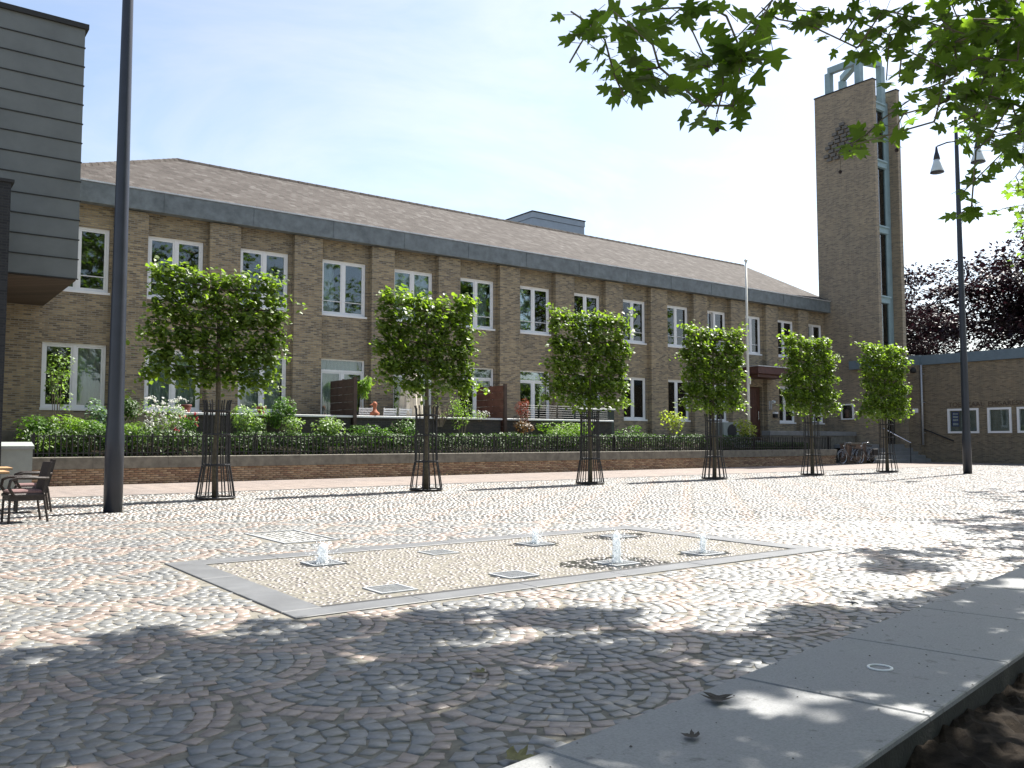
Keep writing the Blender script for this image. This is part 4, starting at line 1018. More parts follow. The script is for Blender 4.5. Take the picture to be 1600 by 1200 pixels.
# ------------------------------------------------------------------ hedge and garden plants
def hedge():
    g = np.random.default_rng(3); n = 21000
    x = g.uniform(3.3, 38.2, n); u = g.random(n)
    top = 1.42 + .10*np.array([mnoise.noise((a*.7, 0, 5)) for a in x]) + np.where(x < 8, .05, 0) - np.where(x > 33.5, .35, 0)
    y = 25.84 + np.abs(g.normal(0, .16, n)); z = .74 + (top-.74)*u**.75
    y = np.where(u > .8, 25.82 + g.random(n)*.6, y)
    P = np.stack([x,y,z],1); N = np.stack([g.normal(.1,.5,n), g.normal(-.6,.5,n), g.normal(.6,.4,n)],1); T = rand_dir(g,n); T[:,2] += .4
    h = thing('hedge', 'evergreen hedge growing behind the black railing', 'hedge', (21,25.9,.7))
    link('foliage', leaves_mesh('foliage', P, N, T, g.uniform(.06,.12,n), np.clip(g.normal(.4,.25,n),0,1), LEAF_SIMPLE, M['hedge'], (21,25.9,.7)), h)
    mb = MB()
    for k in range(70):
        xx = 3.4 + k*.5; mb.tube([(xx,25.95,.68),(xx+g.normal(0,.05),25.9,1.05),(xx+g.normal(0,.1),25.92,1.3)], [.014,.01,.004], 5)
    tag(obj('stems', mb, M['twig'], h), kind='stuff')
hedge()
def shrub(name, label, cat, px, py, Y, wpx, hpx, mat, n, size, tmpl=LEAF_SIMPLE, seed=0, flowers=None, lumps=7, stems=5, z0=None, droop=0.):
    """a bush whose centre projects at (px,py); wpx/hpx are its extents in photo pixels at its distance"""
    g = np.random.default_rng(seed); c = on_y(px, py, Y); sc = proj(*c)[2]/FPX
    rx, rz = wpx*sc/2*1.1, hpx*sc/2; ry = min(rx, .6)
    base = z0 if z0 is not None else c.z - rz - .05
    t = thing(name, label, cat, (c.x, Y, base))
    cen = [(0,0,0)] + [(g.uniform(-.55,.55), g.uniform(-.5,.5), g.uniform(-.6,.6)) for _ in range(lumps)]
    rad = [.62] + [g.uniform(.28,.5) for _ in range(lumps)]
    k = g.integers(0, len(cen), n); d = rand_dir(g, n); r = np.array(rad)[k]*(.55+.45*g.random(n)**.5)
    q = np.array(cen)[k] + d*r[:,None]
    P = np.stack([c.x + q[:,0]*rx, Y + q[:,1]*ry, c.z + q[:,2]*rz],1); P[:,2] = np.maximum(P[:,2], base+.02)
    N = d*.8 + np.array([.1,-.25,.75]) + g.normal(0,.4,(n,3)); T = d + g.normal(0,.5,(n,3)); T[:,2] += .1-droop
    link('foliage', leaves_mesh('foliage', P, N, T, g.uniform(.7,1.3,n)*size, np.clip(g.normal(.45,.26,n),0,1), tmpl, mat, (c.x,Y,base)), t)
    mb = MB()
    for i in range(stems):
        a = g.uniform(-.6,.6); mb.tube([(c.x+a*.15,Y,base-.04),(c.x+a*rx*.6,Y+g.normal(0,.06),(base+c.z)/2),(c.x+a*rx,Y+g.normal(0,.1),c.z+rz*.3)], [.018,.012,.005], 5)
    obj('stems', mb, M['twig'], t)
    if flowers:
        fm, m, fs, (fx0,fx1,fz0,fz1) = flowers
        d = rand_dir(g, m); d[:,1] = -np.abs(d[:,1]); pc = np.stack([c.x+rx*g.uniform(fx0,fx1,m), Y-.05-ry*.6*g.random(m), c.z+rz*g.uniform(fz0,fz1,m)],1)
        P=[];N=[];T=[]
        for j in range(m):
            e = rand_dir(g, 7); P.append(pc[j][None]+e*.012); T.append(e); N.append(e+np.array([0,-.6,.7])+g.normal(0,.3,(7,3)))
        P,N,T = [np.concatenate(a) for a in (P,N,T)]
        link('blossom', leaves_mesh('blossom', P,N,T, g.uniform(.8,1.2,len(P))*fs, g.random(len(P)), LEAF_SIMPLE, fm, (c.x,Y,base)), t)
    return t
S_ = shrub
S_('shrub','dark green leafy shrub at the far left end of the garden','shrub',62,668,26.6,60,60,M['shrub'],900,.10,seed=1)
S_('shrub','bright green mound beside the grey cabinet','shrub',75,690,26.2,90,42,M['shrub_bright'],1100,.08,seed=2)
S_('shrub','bright green grassy mound left of the thick lamp post','shrub',118,672,26.5,80,58,M['shrub_bright'],1500,.10,LEAF_LONG,seed=3)
S_('sapling','slender young tree in front of the leftmost lower window','sapling',92,600,27.2,42,110,M['shrub_pale'],420,.09,seed=4,lumps=9,z0=1.0)
S_('shrub','blue green broad leaved shrub below the leftmost lower window','shrub',150,650,26.9,44,62,M['shrub_blue'],500,.11,seed=5)
S_('shrub','yellow green low shrub just left of the lamp post','shrub',150,676,26.3,56,44,M['shrub'],700,.08,seed=6)
S_('shrub','dark glossy shrub just right of the lamp post','shrub',205,638,27.0,50,40,M['hedge'],600,.10,seed=7)
S_('perennial_clump','bright green clump right of the lamp post','plant',212,678,26.3,70,46,M['shrub_bright'],1300,.09,LEAF_LONG,seed=8)
S_('rose_bush','rose bush covered in white blossom','rose bush',258,655,26.6,66,66,M['shrub_pale'],800,.07,seed=9,flowers=(M['petal_white'],130,.055,(-.9,.8,-.6,1.05)))
S_('rose_bush','rose bush with a few red blooms left of the first tree guard','rose bush',286,668,26.5,40,54,M['shrub'],650,.07,seed=10,flowers=(M['petal_red'],9,.08,(-.8,1.0,-.2,1.0)))
S_('shrub','tall pale green shrub between the first tree and the round bush','shrub',392,664,26.5,68,66,M['shrub_pale'],1300,.09,seed=11)
S_('shrub','round dark green bush beside the second red pot','shrub',441,645,26.7,46,54,M['shrub'],1100,.09,seed=12)
S_('shrub','small pale bush at the foot of the round bush','shrub',455,668,26.3,36,34,M['shrub_pale'],450,.08,seed=13)
S_('shrub','pale leafed shrub in front of the left timber screen','shrub',506,668,26.4,62,50,M['shrub_pale'],900,.10,seed=14)
S_('shrub','dark trailing shrub against the middle terrace wall','shrub',628,666,26.8,56,34,M['shrub'],900,.07,seed=15)
S_('shrub','loose green shrub low behind the railing left of the second tree','shrub',580,678,26.3,90,30,M['shrub'],900,.08,seed=16)
S_('shrub','yellow green climbing shrub right of the second tree','shrub',722,645,26.8,42,70,M['shrub_bright'],520,.07,seed=17,lumps=10)
S_('red_leaf_shrub','shrub with bright red young leaves in front of the double door','shrub',820,640,26.8,26,44,M['shrub_red'],420,.10,LEAF_LONG,seed=18)
S_('shrub','bronze tinted bush below the red leafed shrub','shrub',820,666,26.4,46,26,M['shrub_bronze'] if 'shrub_bronze' in M else M['shrub_red'],500,.08,seed=19)
S_('shrub','long low light green bush behind the third tree guard','shrub',890,671,26.5,130,36,M['shrub_bright'],2200,.085,seed=20,lumps=14)
S_('shrub','yellow green laurel shrub left of the fourth tree','shrub',1048,660,26.5,44,40,M['shrub_yellow'],420,.12,seed=21)
S_('shrub','low green planting under the laurel shrub','shrub',985,676,26.3,90,26,M['shrub'],700,.08,seed=22)
S_('shrub','yellow green shrub growing at the foot of the flagpole','shrub',1168,668,26.2,58,34,M['shrub_yellow'],420,.13,seed=23)
S_('potted_weeper','tall pot plant with a weeping green head beside the left screen','pot plant',566,607,27.9,22,50,M['shrub_bright'],700,.12,LEAF_LONG,seed=24,z0=1.46,droop=1.5,stems=2)
S_('shrub','thin bare twiggy shrub right of the closed parasol','shrub',688,640,27.0,60,46,M['twigleaf'] if 'twigleaf' in M else M['shrub_pale'],90,.05,seed=25,stems=26)
S_('shrub','small white flowering plant trailing over the coping beside the right screen','plant',748,648,27.1,34,14,M['shrub_pale'],160,.06,seed=26,flowers=(M['petal_white'],16,.05,(-.9,.9,-.5,1)))
# ------------------------------------------------------------------ copper beeches behind the low hall
def big_tree(name, label, x, y, h, rx, ry, zc, rz, mat, n, size, seed, bark, trunk_r=.4, holes=.35, lumps=34):
    g = np.random.default_rng(seed); t = thing(name, label, 'tree', (x,y,-.1), 'copper beeches behind the hall')
    mb = MB(); mb.tube([(x,y,-.1),(x+.1,y,zc-rz*.5),(x,y+.1,zc+rz*.4),(x,y,zc+rz*.8)], [trunk_r,trunk_r*.8,trunk_r*.4,.05], 10)
    P=[];D=[];C=[]
    for k in range(lumps):
        d = rand_dir(g,1)[0]; rr = g.random()**.4; c = np.array([x+d[0]*rx*rr, y+d[1]*ry*rr, zc+d[2]*rz*rr*.95])
        mb.tube([(x,y,zc-rz*.5+g.random()*rz*.8), tuple((np.array([x,y,zc])+c)/2+g.normal(0,.2,3)), tuple(c)], [trunk_r*.3,trunk_r*.15,.03], 5)
        m = n//lumps; s = np.array([g.uniform(.9,2.0), g.uniform(.9,2.0), g.uniform(.35,.8)])*rx*.24
        q = rand_dir(g,m)*(g.random(m)**.45)[:,None]*s; q[:,2] -= .12*(q[:,0]**2+q[:,1]**2)/max(s[0],.1)
        P.append(c+q); D.append(q); C.append(np.clip(g.normal(.4,.25,m)+ .1*g.normal(),0,1))
    P, D, C = np.concatenate(P), np.concatenate(D), np.concatenate(C); m = len(P)
    obj('trunk', mb, bark, t, smooth=True)
    N = g.normal(0,.5,(m,3)) + np.array([0,0,1.]); T = D + g.normal(0,.5,(m,3)); T[:,2] -= .3
    link('crown', leaves_mesh('crown', P, N, T, g.uniform(.6,1.3,m)*size, C, LEAF_SIMPLE, mat, (x,y,-.1)), t)
big_tree('copper_beech','feathery copper beech right beside the tower',58.5,33.0,14,5.2,4.2,8.8,5.8,M['beech'],11000,.29,61,M['bark_dark'],.35)
big_tree('copper_beech','dense dark copper beech at the right edge behind the hall',67.5,27.0,18,7.0,6.5,10.2,8.3,M['beech'],34000,.36,62,M['bark_dark'],.5,lumps=80)
big_tree('copper_beech','smaller copper beech between the tower and the right lamp post',66.5,35.5,12,4.2,4.0,7.2,5.2,M['beech'],13000,.34,63,M['bark_dark'],.3)
# ------------------------------------------------------------------ plane trees over the viewpoint
def in_poly(px, py, poly):
    c = False; j = len(poly)-1
    for i in range(len(poly)):
        (xi,yi),(xj,yj) = poly[i], poly[j]
        if (yi > py) != (yj > py) and px < (xj-xi)*(py-yi)/(yj-yi)+xi: c = not c
        j = i
    return c
def plane_tree(label, base, hub_z, clusters, seed, leaves=(10,16), size=(.11,.18), rscale=.0055):
    """clusters: list of (Vector, weight). The boughs are grown from the trunk to every spray of leaves."""
    g = np.random.default_rng(seed); t = thing('plane_tree', label, 'tree', (base[0],base[1],-.05), 'plane trees over the viewpoint')
    nodes = [np.array([base[0],base[1],-.05]), np.array([base[0]+.1,base[1],hub_z*.5]), np.array([base[0],base[1]+.1,hub_z])]; par = [-1,0,1]
    cl = sorted(clusters, key=lambda c: (Vector(c)-Vector(nodes[2])).length)
    # main limbs first
    tips = np.array([list(c) for c in cl]); k = min(9, len(tips)); cen = tips[g.choice(len(tips), k, replace=False)]
    for _ in range(8):
        a = np.argmin(((tips[:,None]-cen[None])**2).sum(2), 1); cen = np.array([tips[a==i].mean(0) if (a==i).any() else cen[i] for i in range(k)])
    for c in cen:
        prev = 2
        for q in (.3,.6,.9):
            p = nodes[2]+(c-nodes[2])*q; p[2] = max(p[2], nodes[2][2]) + .9*math.sin(q*2.6); p = p + g.normal(0,.12,3)
            while proj(*p)[2] > .5 and -260 < proj(*p)[1] and -60 < proj(*p)[0] < 1760: p[2] += .4
            nodes.append(p); par.append(prev); prev = len(nodes)-1
    ends = []
    for c in cl:
        c = np.array(c); A = np.array(nodes[3:]); d = ((A-c)**2).sum(1) + .25*np.maximum(0, c[2]-A[:,2])**2
        j = int(np.argmin(d)) + 3; v = c-nodes[j]; L = np.linalg.norm(v); last = j
        for s in range(1, int(L/.55)+1):
            q = s/(int(L/.55)+1); p = nodes[j]+v*q + g.normal(0,.05,3); p[2] += .10*math.sin(q*3.1)*L; nodes.append(p); par.append(last); last = len(nodes)-1
        nodes.append(c); par.append(last); ends.append((len(nodes)-1, last))
    cnt = np.zeros(len(nodes)); 
    for i, _ in ends: cnt[i] = 1
    for i in range(len(nodes)-1, 0, -1): cnt[par[i]] += cnt[i]
    rad = np.maximum(.0035, rscale*np.sqrt(np.maximum(cnt, .2)))
    for i in range(3, len(nodes)):
        X_, Y_, f_ = proj(*nodes[i])
        if f_ > 1 and -80 < X_ < 1700 and Y_ > -60: rad[i] = min(rad[i], .0065)
    mb = MB(); tr = MB()
    for i in range(1, len(nodes)):
        (tr if i <= 2 else mb).tube([tuple(nodes[par[i]]), tuple(nodes[i])], [min(rad[par[i]], rad[i]*2.5) if par[i] > 2 or i <= 2 else rad[i], rad[i]], 12 if i <= 2 else (7 if rad[i] > .03 else 4), cap=i > 2)
    obj('trunk', tr, M['bark_plane'], t, smooth=True); obj('boughs', mb, M['bark_plane'], t, smooth=True)
    P=[];N=[];T=[];S=[];C=[];pet=MB(); fr=[]
    for i, j in ends:
        c = nodes[i]; X_, Y_, f_ = proj(*c); m = int(g.integers(*leaves)) if not (f_ > 1 and -60 < X_ < 1660 and Y_ > -40) else int(g.integers(4, 9)); dr = c-nodes[j]; dr /= np.linalg.norm(dr)+1e-6
        u = g.random(m); base_p = c - dr*(u*.42)[:,None]
        out = rand_dir(g,m); out[:,2] = out[:,2]*.5 - .25; out += dr*.45
        out /= np.linalg.norm(out,axis=1,keepdims=True); ptl = g.uniform(.05,.10,m)
        P.append(base_p + out*ptl[:,None]); T.append(out + np.array([0,0,-.35])); nn = g.normal(0,.42,(m,3)) + np.array([.25,.1,1.]); N.append(nn)
        S.append(g.uniform(*size,m)*(.74 if f_ > 1 and -60 < X_ < 1660 and Y_ > -40 else 1)); C.append(np.clip(g.normal(.42,.25,m),0,1))
        for q in range(m): pet.tube([tuple(base_p[q]), tuple(base_p[q]+out[q]*ptl[q])], .0022, 3, cap=False)
        if g.random() < .03: fr.append((c, .10+.12*g.random()))
    P,N,T,S,C = [np.concatenate(a) for a in (P,N,T,S,C)]
    link('crown', leaves_mesh('crown', P,N,T,S,C, LEAF_PLANE, M['plane'], (base[0],base[1],-.05)), t)
    tag(obj('leaf_stalks', pet, M['bark'], t), kind='stuff')
    for c, L in fr[:60]:
        f = obj('seed_ball', MB().lathe([(.003,-.016),(.012,-.011),(.016,0),(.012,.011),(.003,.016)], (c[0],c[1],c[2]-L), 8), M['bark_dark'], t, smooth=True)
        obj('stalk', MB().tube([tuple(c),(c[0]+.01,c[1],c[2]-L+.012)], .0018, 4), M['bark'], f)
    return t
def shade_points(poly, n, g, gap=0.):
    """random points of the plaza inside a polygon of photo pixels"""
    P = [ground(x, y) for x, y in poly]; xy = [(p.x,p.y) for p in P]
    x0,x1 = min(p[0] for p in xy), max(p[0] for p in xy); y0,y1 = min(p[1] for p in xy), max(p[1] for p in xy); out = []
    tries = 0
    while len(out) < n and tries < 40*n:
        tries += 1; x, y = g.uniform(x0,x1), g.uniform(y0,y1)
        if in_poly(x, y, xy) and mnoise.noise((x*1.1, y*1.6, 4.2)) > -.28 - .2*(x < 1.8): out.append((x,y))
    return out
def lift(p, g, hmax=10.5):
    """a spray of leaves on the sun's ray through ground point p, above the part of the sky that is open in the view"""
    for _ in range(60):
        h = g.uniform(4.4, hmax); q = Vector((p[0],p[1],0)) + SUN*(h/SUN.z); X, Yp, f = proj(*q)
        if f < .6 or Yp < -60 or X < -120 or X > 1720: return q
    return None
def plane_trees():
    g = np.random.default_rng(21)
    A = []
    near = [(892,18),(925,40),(905,72),(955,15),(945,62),(985,45),(1000,15),(1020,70),(1040,35),(1052,85),(1030,105),(960,118),(985,135),(1005,110),(975,150),(1065,12),(1110,12),(1135,25),
            (1148,62),(1160,85),(1128,88),(1108,105),(1130,140),(1100,165),(1145,165),(1095,182),(1120,178),(890,98)]
    for x, y in near: A.append(at_dist(x, y, g.uniform(5.2, 6.1)))
    mid = [(1190,12),(1215,30),(1240,15),(1262,38),(1290,20),(1312,62),(1335,30),(1355,60),(1380,15),(1340,75),(1390,55),(1420,25),(1410,75),(1405,120),(1430,100),(1445,140),(1385,125),(1400,200),(1380,185),(1412,178),
           (1312,236),(1338,225),(1352,212),(1455,70),(1470,30),(1480,110),(1500,60),(1475,160),(1495,195),(1460,190),(1520,30),(1530,90),(1515,140),(1540,170),(1560,60),(1555,125),(1585,30),(1590,95),(1580,160),(1545,215),(1570,235),(1595,205),(1525,235),(1600,260),
           (1500,335),(1518,322),(1505,300),(1530,275)]
    for x, y in mid: A.append(at_dist(x, y, g.uniform(7.0, 8.6)))
    for _ in range(85):
        x = g.uniform(1450, 1680); y = g.uniform(-40, 230 if x > 1500 else 140); A.append(at_dist(x, y, g.uniform(7.5, 11)))
    for _ in range(28):
        x = g.uniform(860, 1680); y = g.uniform(-220, -70); A.append(at_dist(x, y, g.uniform(6.2, 10)))
    dense = [(-150,1045),(110,1050),(150,1008),(330,985),(410,1010),(470,1030),(520,1075),(560,1110),(640,1130),(800,1130),(900,1100),(1000,1010),(1110,985),(1230,968),(1335,942),(1400,955),(1700,850),(1700,1000),(1500,1100),(1300,1230),(600,1290),(-200,1290)]
    for p in shade_points(dense, 340, g):
        q = lift((p[0]+g.normal(0,.28), p[1]+g.normal(0,.22)), g); 
        if q: A.append(q)
    left = [(-250,1060),(120,1075),(330,1010),(470,1060),(620,1140),(560,1290),(-300,1290)]
    for p in shade_points(left, 110, g):
        q = lift(p, g, 12)
        if q: A.append(q)
    spotty = [(400,975),(560,958),(640,945),(800,928),(950,933),(1000,985),(900,1100),(800,1130),(640,1130),(520,1075)]
    for p in shade_points(spotty, 70, g):
        q = lift(p, g)
        if q: A.append(q)
    for _ in range(520):     # the rest of the crown, above and behind the viewpoint
        A.append(Vector((g.uniform(-5,12), g.uniform(-6,3.4), g.uniform(5.4,10.5))))
    plane_tree('large plane tree whose near leafy branches hang into the top of the view', (7.6,-2.6), 3.6, A, 5)
    B = []
    for poly, n in (([(1315,868),(1360,852),(1480,858),(1500,880),(1420,898),(1340,885)], 34), ([(1420,815),(1500,800),(1640,796),(1640,834),(1500,828)], 40), ([(1470,772),(1560,762),(1650,768),(1650,790),(1540,784)], 40)):
        for p in shade_points(poly, n, g):
            for _ in range(60):
                h = g.uniform(5.0, 12.5); q = Vector((p[0],p[1],0)) + SUN*(h/SUN.z); X, Yp, f = proj(*q)
                if X > 1530 or Yp < -40 or (X > 1480 and Yp < 220): B.append(q); break
    for _ in range(60):
        x = g.uniform(1565, 1760); y = g.uniform(200, 385); B.append(at_dist(x, y, g.uniform(14, 19)))
    for _ in range(120):
        B.append(Vector((g.uniform(14,25), g.uniform(-5,4.5), g.uniform(5.5,11.5))))
    plane_tree('second plane tree with smaller looking leaves at the right edge', (19.5,.6), 3.8, B, 6)
plane_trees()
def rear_trees():
    src = [o for o in COL.objects if o.name == 'plane_tree'][0]
    for k, (dx, dy, rz) in enumerate(((8,-15.5,.4), (22,-16.5,2.2), (39,-15,4.0), (58,-17,1.2))):
        c = copy_tree(src); c.location = (src.location.x*0+7.6+dx, -2.6+dy, -.05); c.rotation_euler = (0,0,rz); c.scale = (1.75 + .1*k,)*3
        c['label'] = 'plane tree behind the viewpoint, ' + ('first of four in a row', 'second of four in a row', 'third of four in a row', 'last of four in a row')[k]
rear_trees()
# ------------------------------------------------------------------ lamps
def lamps():
    x, y = LAMPS[0]
    t = thing('lamp_post', 'thick dark blue lamp post rising out of the picture at the left', 'lamp post', (x,y,-.02), 'lamp posts of the square')
    def head_parts(t, x, y, top, hz):
        obj('pole', MB().lathe([(.150,0),(.150,1.25),(.132,1.6),(.118,4),(.095,8),(.07,hz+.4),(.05,top)], (x,y,-.02), 20), M['lampblue'], t, smooth=True)
        for s in (-1,1):
            a = obj('arm', MB().tube([(x,y,hz+.62),(x,y+s*.35,hz+.66),(x,y+s*.72,hz+.62)], .028, 8), M['lampblue'], t, smooth=True)
            obj('lamp_cap', MB().lathe([(.12,0),(.10,.14),(.06,.28),(.04,.42),(.03,.5)], (x,y+s*.75,hz+.12), 16), M['lampblue'], t, smooth=True)
            obj('lamp_shade', MB().lathe([(.24,-.36),(.232,-.31),(.14,-.02),(.112,.11)], (x,y+s*.75,hz), 18), M['lamp_glass'], t, smooth=True)
            obj('lamp_rim', MB().lathe([(.21,-.40),(.25,-.385),(.25,-.361),(.20,-.361)], (x,y+s*.75,hz), 18), M['lampblue'], t, smooth=True)
    head_parts(t, x, y, 13.2, 11.65)
    x, y = LAMPS[1]
    t = thing('lamp_post', 'tall lamp post with two bell shaped lamps at the right', 'lamp post', (x,y,-.02), 'lamp posts of the square')
    head_parts(t, x, y, 13.2, 11.65)
lamps()
# ------------------------------------------------------------------ cafe chairs and tables
def cafe():
    first = None
    for k, (x, y, rz, lab) in enumerate(((1.88,14.62,R(4),'dark woven armchair at the near cafe table'), (2.25,16.62,R(-3),'dark woven armchair at the far cafe table'), (.62,14.3,R(178),'dark woven armchair at the left picture edge'))):
        if first is None:
            t = thing('cafe_chair', lab, 'chair', (x,y,0), 'cafe armchairs', rz); first = t
            # faces -x: seat from x=-.28..+.2, back at +.24
            obj('seat', MB().box(-.27,.21,-.25,.25,.38,.43,.02), M['rattan'], t, local=True); obj('cushion', MB().box(-.25,.18,-.22,.22,.431,.475,.02), M['cushion'], t, local=True)
            obj('backrest', MB().add([(.17,-.25,.43),(.21,-.25,.43),(.21,.25,.43),(.17,.25,.43),(.27,-.24,.88),(.31,-.24,.88),(.31,.24,.88),(.27,.24,.88)],[(3,2,1,0),(4,5,6,7),(0,1,5,4),(1,2,6,5),(2,3,7,6),(3,0,4,7)]), M['rattan'], t, local=True)
            obj('apron', MB().box(-.25,.19,-.235,.235,.32,.379), M['rattan'], t, local=True)
            for s in (-1,1):
                obj('leg', MB().tube([(.2,s*.22,.38),(.26,s*.235,0)], .018, 8), M['rattan'], t, local=True); obj('leg', MB().tube([(-.24,s*.22,.38),(-.25,s*.235,0)], .018, 8), M['rattan'], t, local=True)
                obj('armrest', MB().tube([(-.2,s*.26,.40),(-.27,s*.27,.52),(-.25,s*.275,.62),(-.17,s*.275,.655),(.05,s*.27,.65),(.25,s*.255,.64)], .022, 8), M['rattan'], t, local=True, smooth=True)
        else:
            t = copy_tree(first); t.location = (x,y,0); t.rotation_euler = (0,0,rz); t['label'] = lab
    for k, (x, y, lab) in enumerate(((1.28,14.75,'near square cafe table with a wooden top'), (1.55,16.75,'far square cafe table with a wooden top'))):
        t = thing('cafe_table', lab, 'table', (x,y,0), 'cafe tables')
        tp = obj('tabletop', MB().box(x-.36,x+.36,y-.36,y+.36,.715,.72), M['dark'], t)
        for q in range(5): yy = y-.36+q*.144; obj('board', MB().box(x-.36,x+.36,yy+.003,yy+.141,.7205,.752,.003), M['table_wood'], tp)
        obj('pedestal', MB().lathe([(.035,0),(.035,.69)], (x,y,.025), 10), M['iron'], t, smooth=True)
        for a in range(4): c, s = math.cos(a*math.pi/2+.5), math.sin(a*math.pi/2+.5); obj('foot', MB().beam((x+.03*c,y+.03*s,.03),(x+.34*c,y+.34*s,.018), .05, .03), M['iron'], t)
cafe()
# ------------------------------------------------------------------ bicycles
def bicycle(label, x, y, rz, flip=False):
    t = thing('bicycle', label, 'bicycle', (x,y,0), 'bicycles parked by the steps', rz)
    def wheel(cx):
        pts = [(cx+.335*math.cos(2*math.pi*k/28), 0, .35+.335*math.sin(2*math.pi*k/28)) for k in range(28)]
        w = obj('wheel', MB().tube(pts, .018, 6, closed=True), M['rubber'], t, local=True, smooth=True)
        pr = [(cx+.312*math.cos(2*math.pi*k/28), 0, .35+.312*math.sin(2*math.pi*k/28)) for k in range(28)]
        obj('rim', MB().tube(pr, .011, 5, closed=True), M['chrome'], w, local=True)
        sp = MB()
        for k in range(14): a = 2*math.pi*k/14; sp.tube([(cx,0,.35),(cx+.305*math.cos(a),0,.35+.305*math.sin(a))], .0022, 3, cap=False)
        obj('spokes', sp, M['chrome'], w, local=True); obj('hub', MB().tube([(cx,-.05,.35),(cx,.05,.35)], .025, 8), M['chrome'], w, local=True)
        g = [(cx+.375*math.cos(a), 0, .35+.375*math.sin(a)) for a in np.linspace(R(15), R(175), 14)]
        obj('mudguard', MB().tube(g, .022, 5), M['bike_paint'], t, local=True, smooth=True)
    wheel(-.54); wheel(.54)
    BB, ST_, HD = (-.1,0,.30), (-.25,0,.82), (.36,0,.85)
    fr = MB(); fr.tube([BB,ST_],.017,8); fr.tube([BB,(.40,0,.68)],.02,8); fr.tube([(.05,0,.42),(.38,0,.80)],.014,8); fr.tube([(.34,0,.92),(.42,0,.64)],.02,8); fr.tube([(.42,.04,.64),(.54,.05,.35)],.012,6); fr.tube([(.42,-.04,.64),(.54,-.05,.35)],.012,6)
    for s in (-1,1): fr.tube([BB,(-.54,s*.06,.35)],.010,6); fr.tube([(-.23,0,.75),(-.54,s*.06,.35)],.009,6)
    obj('frame', fr, M['bike_paint'], t, local=True, smooth=True)
    hb = MB(); hb.tube([(.34,0,.90),(.31,0,1.05)],.013,6); hb.tube([(.10,-.28,1.06),(.22,-.27,1.10),(.34,-.12,1.08),(.34,.12,1.08),(.22,.27,1.10),(.10,.28,1.06)],.011,6)
    obj('handlebar', hb, M['chrome'], t, local=True, smooth=True)
    obj('saddle', MB().add([(-.40,-.10,.93),(-.40,.10,.93),(-.22,.07,.95),(-.06,.02,.95),(-.06,-.02,.95),(-.22,-.07,.95),(-.38,-.08,.87),(-.38,.08,.87),(-.22,.05,.88),(-.07,.015,.90),(-.07,-.015,.90),(-.22,-.05,.88)],
        [(0,1,2,5),(2,3,4,5),(7,6,11,8),(8,11,10,9),(0,6,7,1),(1,7,8,2),(2,8,9,3),(3,9,10,4),(4,10,11,5),(5,11,6,0)]), M['rubber'], t, local=True)
    obj('seat_post', MB().tube([ST_,(-.26,0,.89)], .013, 6), M['chrome'], t, local=True)
    ca = MB(); 
    for s in (-.06,0,.06): ca.tube([(-.28,s,.76),(-.86,s,.76)],.006,5)
    ca.tube([(-.8,-.07,.76),(-.54,-.07,.36)],.006,5); ca.tube([(-.8,.07,.76),(-.54,.07,.36)],.006,5)
    obj('carrier', ca, M['iron'], t, local=True)
    for s in (-1,1): obj('pannier', MB().box(-.80,-.40,s*.13-.05,s*.13+.05,.42,.76,.02), M['rubber'], t, local=True)
    obj('headlamp', MB().lathe([(.02,-.04),(.045,-.03),(.045,.03),(.02,.04)], (.43,0,.92), 10), M['chrome'], t, local=True)
    ck = MB(); ck.tube([(-.1,-.05,.30),(-.1,.05,.30)],.02,8); ck.tube([(-.1,.06,.30),(.03,.07,.18)],.009,5); ck.tube([(-.1,-.06,.30),(-.23,-.07,.42)],.009,5); ck.box(.0,.08,.07,.15,.165,.185); ck.box(-.27,-.19,-.15,-.07,.41,.43)
    obj('crank', ck, M['chrome'], t, local=True)
    obj('kickstand', MB().tube([(-.2,.02,.30),(-.25,.16,.0)], .009, 5), M['iron'], t, local=True)
b1 = ground(1334, 724.2)
bicycle('grey bicycle with black panniers in front of the low brick wall', 41.35, 25.05, R(178))
bicycle('silver bicycle half hidden behind the end of the garden wall', 40.25, 25.3, R(172))
bicycle('bicycle behind the railing at the right end of the garden', 38.4, 26.6, R(4))
bicycle('bicycle standing in front of the landing parapet', 36.9, 26.7, R(-5))
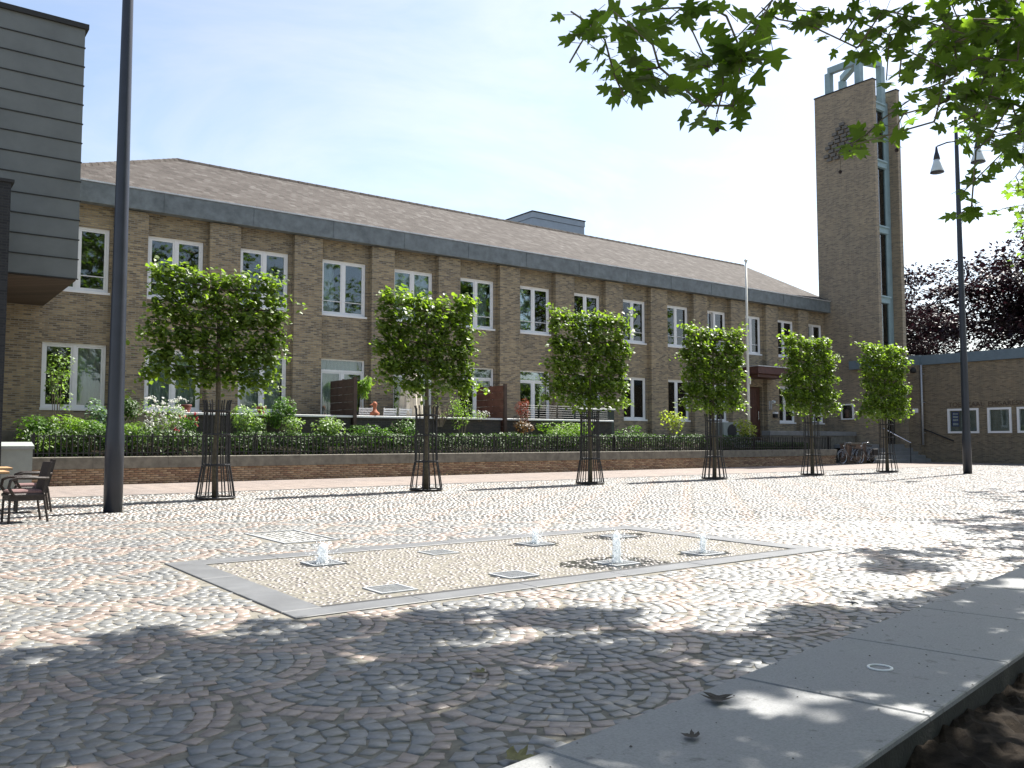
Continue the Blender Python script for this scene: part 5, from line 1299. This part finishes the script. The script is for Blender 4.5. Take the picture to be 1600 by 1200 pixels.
# ------------------------------------------------------------------ litter of leaves on the paving
def litter():
    tv, tf = LEAF_PLANE
    def one(p, s, rz, curl, lab, mat):
        V = tv.copy(); V[:,2] += curl*((V[:,0]**2)*1.6 + (V[:,1]-.4)**2*1.2); V[:,2] -= V[:,2].min(); V[:,2] += .02
        c, sn = math.cos(rz), math.sin(rz); W = np.stack([V[:,0]*c-V[:,1]*sn, V[:,0]*sn+V[:,1]*c, V[:,2]],1)*s
        o = link('fallen_leaf', np_mesh('fallen_leaf', W, tf, mat)); o.location = p; tag(o, lab, 'leaf', 'fallen plane leaves')
    one(ground(1122,1090,.136), .10, 2.2, .35, 'dark curled leaf lying on the stone platform', M['deadleaf'])
    one(ground(1090,1153,.136), .06, .4, .3, 'small broken leaf on the stone platform near the bottom edge', M['deadleaf'])
    one(ground(792,1186,.012), .12, 4.0, .3, 'green brown crumpled leaf where the cobbles meet the platform', M['deadleaf_green'])
    one(ground(757,1050,.012), .07, 1.0, .25, 'small yellow green leaf on the shaded cobbles', M['deadleaf_green'])
    one(ground(1340,938,.012), .10, 1.0, .3, 'dark leaf on the sunlit cobbles near the platform', M['deadleaf'])
    g = np.random.default_rng(8)
    gm = MB()
    for _ in range(190):      # grit and specks on the slabs
        x = g.uniform(1.2, 9.5); t_ = g.random()**(.6 if g.random() < .5 else 2.2); y = slab_left(x)*(1-t_) + slab_right(x)*t_; q = g.uniform(.0015,.0065)
        gm.add([(x+q*math.cos(a+g.normal(0,.3))*g.uniform(.6,1.3), y+q*math.sin(a)*g.uniform(.6,1.3), .1335) for a in np.arange(5)*1.2566] + [(x, y, .1335+q*.5)], [(k_, (k_+1)%5, 5) for k_ in range(5)])
    tag(obj('grit', gm, M['deadleaf']), 'dark grit and crumbs scattered on the stone platform', 'grit', kind='stuff')
    P=[];N=[];T=[]
    for _ in range(500):
        x, y = g.uniform(3.5,14), g.uniform(-3.0,0); yy = slab_right(x) + .05 + y; P.append((x, yy, .03+.03*g.random())); N.append((g.normal(0,.5),g.normal(0,.5),1)); T.append((g.normal(),g.normal(),0))
    n = len(P); me = leaves_mesh('leaf_litter', np.array(P), np.array(N), np.array(T), g.uniform(.02,.06,n), g.random(n), LEAF_PLANE, M['litter']); o = link('leaf_litter', me); tag(o, 'dry leaves strewn over the dark soil', 'leaf litter', kind='stuff')
    P=[];N=[];T=[]
    for _ in range(320):
        x = g.uniform(3,39); P.append((x, 25.44-abs(g.normal(0,.10)), .003+.01*g.random())); N.append((g.normal(0,.3),g.normal(0,.3),1)); T.append((g.normal(),g.normal(),0))
    n = len(P); me = leaves_mesh('wall_litter', np.array(P), np.array(N), np.array(T), g.uniform(.03,.08,n), g.random(n), LEAF_SIMPLE, M['litter']); o = link('wall_litter', me); tag(o, 'dry leaves gathered along the foot of the garden wall', 'leaf litter', kind='stuff')
M['deadleaf_green'] = simple('deadleaf_green', (.13,.12,.04), .8, var=.4, scale=30)
M['litter'] = leaf_mat('litter', (.10,.06,.025), (.30,.19,.08), .2, .8, (1.2,1,.6))
litter()
